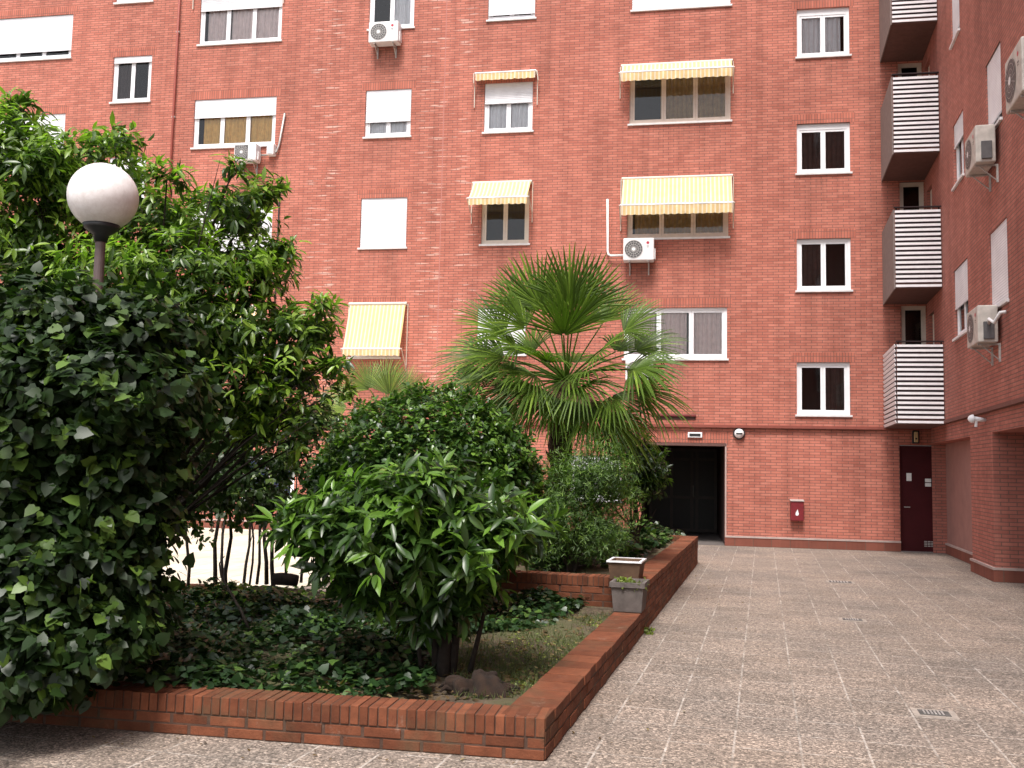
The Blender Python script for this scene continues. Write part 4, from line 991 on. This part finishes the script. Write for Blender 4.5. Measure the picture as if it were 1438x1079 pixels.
palm('small_palm', 'pale green low palm showing just above the clipped bush', b0, at(545, 590, 15.0), [(.1,-.2,1,.35,.4,1), (-.5,-.1,.8,.5,.5,1), (-1,0,.5,.6,.6,1), (.6,-.1,.8,.4,.5,1), (-.8,-.4,.2,.6,.8,1), (-1,.1,.05,.75,.8,1), (.9,.2,.4,.5,.7,.9), (-.2,.3,.9,.5,.4,1)], .55, M['paleplm'], trunk_r=.07, nseg=30)
# 7. bushes right of the palm
d7 = 12.2; p7 = at(800, 800, d7)
t = thing('feathery_bush', 'soft fine-leaved green bush right of the palm trunk', 'bush', (p7[0], p7[1], SZ))
E7 = rel(t, [ell(835, 652, d7, 52, 40), ell(795, 690, d7, 48, 55), ell(850, 700, d7, 48, 50), ell(775, 740, d7, 40, 50), ell(830, 745, d7, 50, 40)])
crown('crown', t, E7, 3600, 8, .065, 'needle', M['fine'], rough=.28, inner=.3, young=.35, upb=.8, spread=.14, droop=.1, clump=.5)
limbs('trunk', t, (0,0,-.05), [e[0] for e in E7], .035, M['bark'], .05, 5, .2, 4)
d8 = 14.2; p8 = at(890, 780, d8)
t = thing('broadleaf_bush', 'dark broadleaved bush at the end of the bed before the entrance', 'bush', (p8[0], p8[1], SZ2))
E8 = rel(t, [ell(905, 655, d8, 34, 32), ell(878, 680, d8, 32, 26), ell(915, 672, d8, 20, 20), ell(888, 625, d8, 30, 26)])
crown('crown', t, E8, 600, 7, .10, 'lance', M['laurel'], rough=.3, inner=.3, young=.35, upb=.5, spread=.12, droop=.5, clump=.5)
limbs('trunk', t, (0,0,-.05), [e[0] for e in E8], .035, M['bark'], .05, 5, .2, 3)
# low leafy edge plants along the raised bed (ivy)
def cover(name, label, polyf, n, z, hmax, size, mat, kind, young=.15, mound=1.7, flat=.6):
    U = rng.random((n, 2)); P = np.array([polyf(u, v) for u, v in U])
    hh = (np.sin(P[:,0]*mound*2.1+.7)*np.cos(P[:,1]*mound*1.7+1.3)*.5+.5)*.7 + .3*np.sin(P[:,0]*7)*np.sin(P[:,1]*6)**2
    hh = np.clip(hh, .12, 1)*hmax; keep = (rng.random(n) < (.25+.9*hh/hmax)); P = P[keep]; hh = hh[keep]; n = len(P)
    pos = np.c_[P, z + hh*rng.random(n)**.45]
    dr = nrm(np.c_[rng.normal(size=(n, 2)), rng.uniform(-.5, .3, n)]); nn = nrm(np.c_[rng.normal(size=(n, 2))*flat, np.ones(n)])
    t = rng.random(n)*.8; t = np.where(rng.random(n) < young, rng.uniform(.85, 1, n), t)
    o = leaf_mesh(name, pos, dr, nn, size*rng.uniform(.6, 1.3, n), t, kind, mat); tag(o, label, 'ground cover', kind='stuff'); return o
def polyarea(fn, pts):       # pts: pixel quad on the soil -> sampler
    G = [ground(x, y, fn)[:2] for x, y in pts]
    return lambda u, v: (G[0]*(1-u)+G[1]*u)*(1-v)+(G[3]*(1-u)+G[2]*u)*v
cover('ivy', 'dark green ivy covering the front of the garden bed', polyarea(SZ, [(-60, 975), (600, 985), (640, 850), (240, 838)]), 17000, SZ, .27, .062, M['ivyg'], 'ivy')
cover('ivy', 'ivy patch spreading behind the small tree', polyarea(SZ, [(560, 905), (770, 885), (850, 835), (560, 832)]), 6500, SZ, .26, .060, M['ivyg'], 'ivy')
cover('ivy', 'ivy filling the raised bed before the entrance', polyarea(SZ2, [(735, 806), (876, 800), (962, 752), (790, 750)]), 9500, SZ2, .40, .085, M['ivyg'], 'ivy', .3)
cover('clover', 'sparse yellow-green weeds on the bare soil', polyarea(SZ, [(700, 975), (760, 978), (880, 870), (720, 880)]), 1100, SZ, .05, .03, M['weed'], 'ovate', .3)
cover('undergrowth', 'light green undergrowth at the back of the bed', polyarea(SZ, [(240, 868), (520, 868), (520, 828), (250, 826)]), 2600, SZ, .16, .07, M['bright'], 'ovate', .3)
# grass blades
n = 3800; U = rng.random((n, 2)); fpoly = polyarea(SZ, [(640, 985), (745, 985), (862, 862), (640, 880)]); P = np.array([fpoly(u, v) for u, v in U])
pos = np.c_[P, np.full(n, SZ-.01)]; dr = nrm(np.c_[rng.normal(size=(n, 2))*.6, np.ones(n)]); nn = nrm(rng.normal(size=(n, 3))+np.array([0,-1,0]))
tag(leaf_mesh('grass', pos, dr, nn, rng.uniform(.03, .09, n), rng.random(n), 'blade', M['grass']), 'short sparse grass on the soil inside the corner', 'grass', kind='stuff')
# leaf litter on soil
n = 1500; fpoly = polyarea(SZ, [(400, 985), (745, 985), (862, 862), (500, 880)]); P = np.array([fpoly(u, v) for u, v in rng.random((n, 2))])
tag(leaf_mesh('leaf_litter', np.c_[P, SZ+.012+rng.random(n)*.015], nrm(np.c_[rng.normal(size=(n, 2)), rng.normal(size=n)*.15]), nrm(np.c_[rng.normal(size=(n, 2))*.25, np.ones(n)]), rng.uniform(.03, .07, n), rng.random(n), 'ovate', M['deadfrond']), 'dry fallen leaves on the soil', 'leaf litter', kind='stuff')
n = 70; P = np.array([PC + RD*rng.uniform(0, RL) - IN1*(.03+abs(rng.normal())*.35) for _ in range(n)] + [PC + FD*rng.uniform(0, 3.5) - IN2*(.03+abs(rng.normal())*.3) for _ in range(40)]); n = len(P)
tag(leaf_mesh('fallen_leaves', np.c_[P[:,:2], np.full(n, .012)], nrm(np.c_[rng.normal(size=(n, 2)), rng.normal(size=n)*.1]), nrm(np.c_[rng.normal(size=(n, 2))*.2, np.ones(n)]), rng.uniform(.015, .04, n), rng.random(n), 'ovate', M['deadfrond']), 'small dry leaves blown along the foot of the planter wall', 'leaf litter', kind='stuff')
# plant in the grey trough
t = thing('potted_plant', 'yellow-green low plant growing in the grey planter box', 'plant', (trp1[0], trp1[1], H1+.22))
crown('foliage', t, [(np.array([0,0,.07]), (.15,.25,.06)), (np.array([-.05,-.1,.10]), (.09,.09,.07))], 60, 7, .045, 'ovate', M['weed'], inner=.4, young=.5)
b = MB()
for k in range(12): a = random.uniform(0, 6.28); b.tube([(0.05*math.cos(a),.1*math.sin(a),-.02), (.12*math.cos(a),.2*math.sin(a),.1)], [.004,.002], 5)
b.build('stems', M['stem'], t)
# weed at the wall foot
p = ground(905, 890); t = thing('weed', 'small green weed at the foot of the low wall on the paving', 'plant', (p[0]+.05, p[1], 0))
crown('leaves', t, [(np.array([0,0,.05]), (.07,.06,.05))], 14, 6, .045, 'ovate', M['weed'], inner=.3, young=.3)
b = MB()
for k in range(6): b.tube([(0,0,0), (random.uniform(-.06,.06), random.uniform(-.05,.05), .06)], [.003,.002], 5)
b.build('stems', M['stem'], t)
# root clump, log, dead branch
def blob(name, mat, parent, rx, ry, rz_, seed, n=26, m=14, amp=.35):
    rs = np.random.default_rng(seed); K = rs.normal(size=(9, 3))*3.2; ph = rs.random(9)*6
    vs = []
    for j in range(m+1):
        th = math.pi*j/m
        for i in range(n):
            a = 2*math.pi*i/n; d = np.array([math.sin(th)*math.cos(a), math.sin(th)*math.sin(a), math.cos(th)])
            k = 1+amp*sum(math.sin(K[q]@d+ph[q]) for q in range(9))/4.5
            vs.append((d[0]*rx*k, d[1]*ry*k, max(-.02, d[2]*rz_*k)))
    b = MB(); b.add(vs, [(j*n+i, (j+1)*n+i, (j+1)*n+(i+1) % n, j*n+(i+1) % n) for j in range(m) for i in range(n)], .5); return b.build(name, mat, parent, smooth=True)
p = ground(668, 972, SZ); t = thing('tree_stump', 'dark brown rotten stump lying on the soil inside the corner', 'stump', (p[0], p[1], SZ), .3)
mstump = plain('rotten_wood', (.022,.011,.006), 1, var=.7, scale=14, bmp=1.0)
blob('body', mstump, t, .20, .14, .14, 3, 60, 30, .5)
b = MB()
for k in range(9):
    a = k*.7; q = np.array([math.cos(a)*.15, math.sin(a)*.1, .03]); b.tube([q, q*1.5+np.array([0,0,.0]), q*1.9+np.array([.02,0,-.04])], [.03,.018,.006], 6)
b.tube([(.12,0,.04), (.22,-.02,.03), (.30,-.03,.035)], [.03,.015,.004], 6); b.build('root', mstump, t, smooth=True)
p = ground(400, 822, SZ); t = thing('log', 'short dark log lying before the pale path', 'log', (p[0], p[1], SZ+.07), .05)
b = MB(); b.tube([(-.15,0,0), (-.05,.01,.005), (.08,0,0), (.16,.01,-.01)], [.075,.08,.078,.07], 14); b.build('body', mstump, t, smooth=True); b = MB(); b.tube([(.0,0,.05), (.03,-.02,.11)], [.02,.012], 6); b.build('knot', M['bark'], t)
p = ground(352, 890, SZ); t = thing('dead_branch', 'bare curved grey branch sticking out of the ivy', 'branch', (p[0], p[1], SZ))
k = ((p-CAM)@CF)/F_PX; pts = [p*0, CR*(-15*k)+CU*(32*k), CR*(-32*k)+CU*(58*k), CR*(-46*k)+CU*(80*k), CR*(-50*k)+CU*(97*k), CR*(-44*k)+CU*(108*k)]
b = MB(); b.tube([(q[0], q[1]+.02*i, q[2]) for i, q in enumerate(pts)], [.014,.012,.011,.009,.007,.004], 7); b.tube([pts[2], pts[2]+CR*(-12*k)+CU*(14*k)], [.006,.003], 5); b.build('limb', M['stem'], t, smooth=True)
# ------------------------------------------------------------------ globe street lamp
dl = 7.0; gc = at(145, 277, dl); rl = 47*dl/F_PX
t = thing('globe_lamp', 'white globe lamp on a brown pole rising from the leafy bushes', 'street lamp', (gc[0], gc[1], SZ))
zc = gc[2]-SZ
me = bpy.data.meshes.new('globe'); import bmesh
bm = bmesh.new(); bmesh.ops.create_uvsphere(bm, u_segments=48, v_segments=32, radius=rl); bm.to_mesh(me); bm.free()
me.polygons.foreach_set('use_smooth', [True]*len(me.polygons)); me.materials.append(M['globe']); o = bpy.data.objects.new('globe', me); col.objects.link(o); o.parent = t; o.location = (0,0,zc)
b = MB(); b.tube([(0,0,-.05), (0,0,.4), (0,0,.41), (0,0,zc-rl-.06)], [.055,.055,.04,.036], 16); b.build('pole', M['polepaint'], t, smooth=False)
b = MB(); b.tube([(0,0,zc-rl-.09), (0,0,zc-rl-.04), (0,0,zc-rl+.004), (0,0,zc-rl+.035)], [.045,.055,.115,.13], 24); b.build('fitter', M['blackm'], t, smooth=True)
# ------------------------------------------------------------------ light
w = bpy.data.worlds.new('World'); sc.world = w; w.use_nodes = True; nt = w.node_tree; bg = nt.nodes['Background']
sky = nt.nodes.new('ShaderNodeTexSky'); sky.sky_type = 'NISHITA'; sky.sun_disc = False
SEL, SAZ = R_(62), math.pi + R_(4)       # sun behind the camera, high
sky.sun_elevation = SEL; sky.sun_rotation = SAZ; sky.dust_density = 4; sky.air_density = 1.0; sky.ozone_density = 1
hs = nt.nodes.new('ShaderNodeHueSaturation'); hs.inputs['Saturation'].default_value = .35; hs.inputs['Value'].default_value = 1.0
nt.links.new(sky.outputs[0], hs.inputs['Color']); nt.links.new(hs.outputs[0], bg.inputs[0]); bg.inputs[1].default_value = .125
su = bpy.data.lights.new('sun', 'SUN'); su.energy = 2.0; su.angle = R_(16); su.color = (1, .95, .9)
so = bpy.data.objects.new('sun', su); col.objects.link(so)
sd = Vector((math.sin(SAZ)*math.cos(SEL), math.cos(SAZ)*math.cos(SEL), math.sin(SEL)))
so.rotation_euler = sd.to_track_quat('Z', 'Y').to_euler()
vs_ = sc.view_settings; vs_.view_transform = 'Standard'; vs_.look = 'None'; vs_.exposure = 1.1; vs_.gamma = 1
sc.cycles.max_bounces = 6; sc.cycles.transparent_max_bounces = 12
print('D', D, 'H1', H1, 'H2', H2, 'L1', L1, 'RL', RL, 'YB', YB, 'bz', bz, 'WO', WO, 'PC', PC)
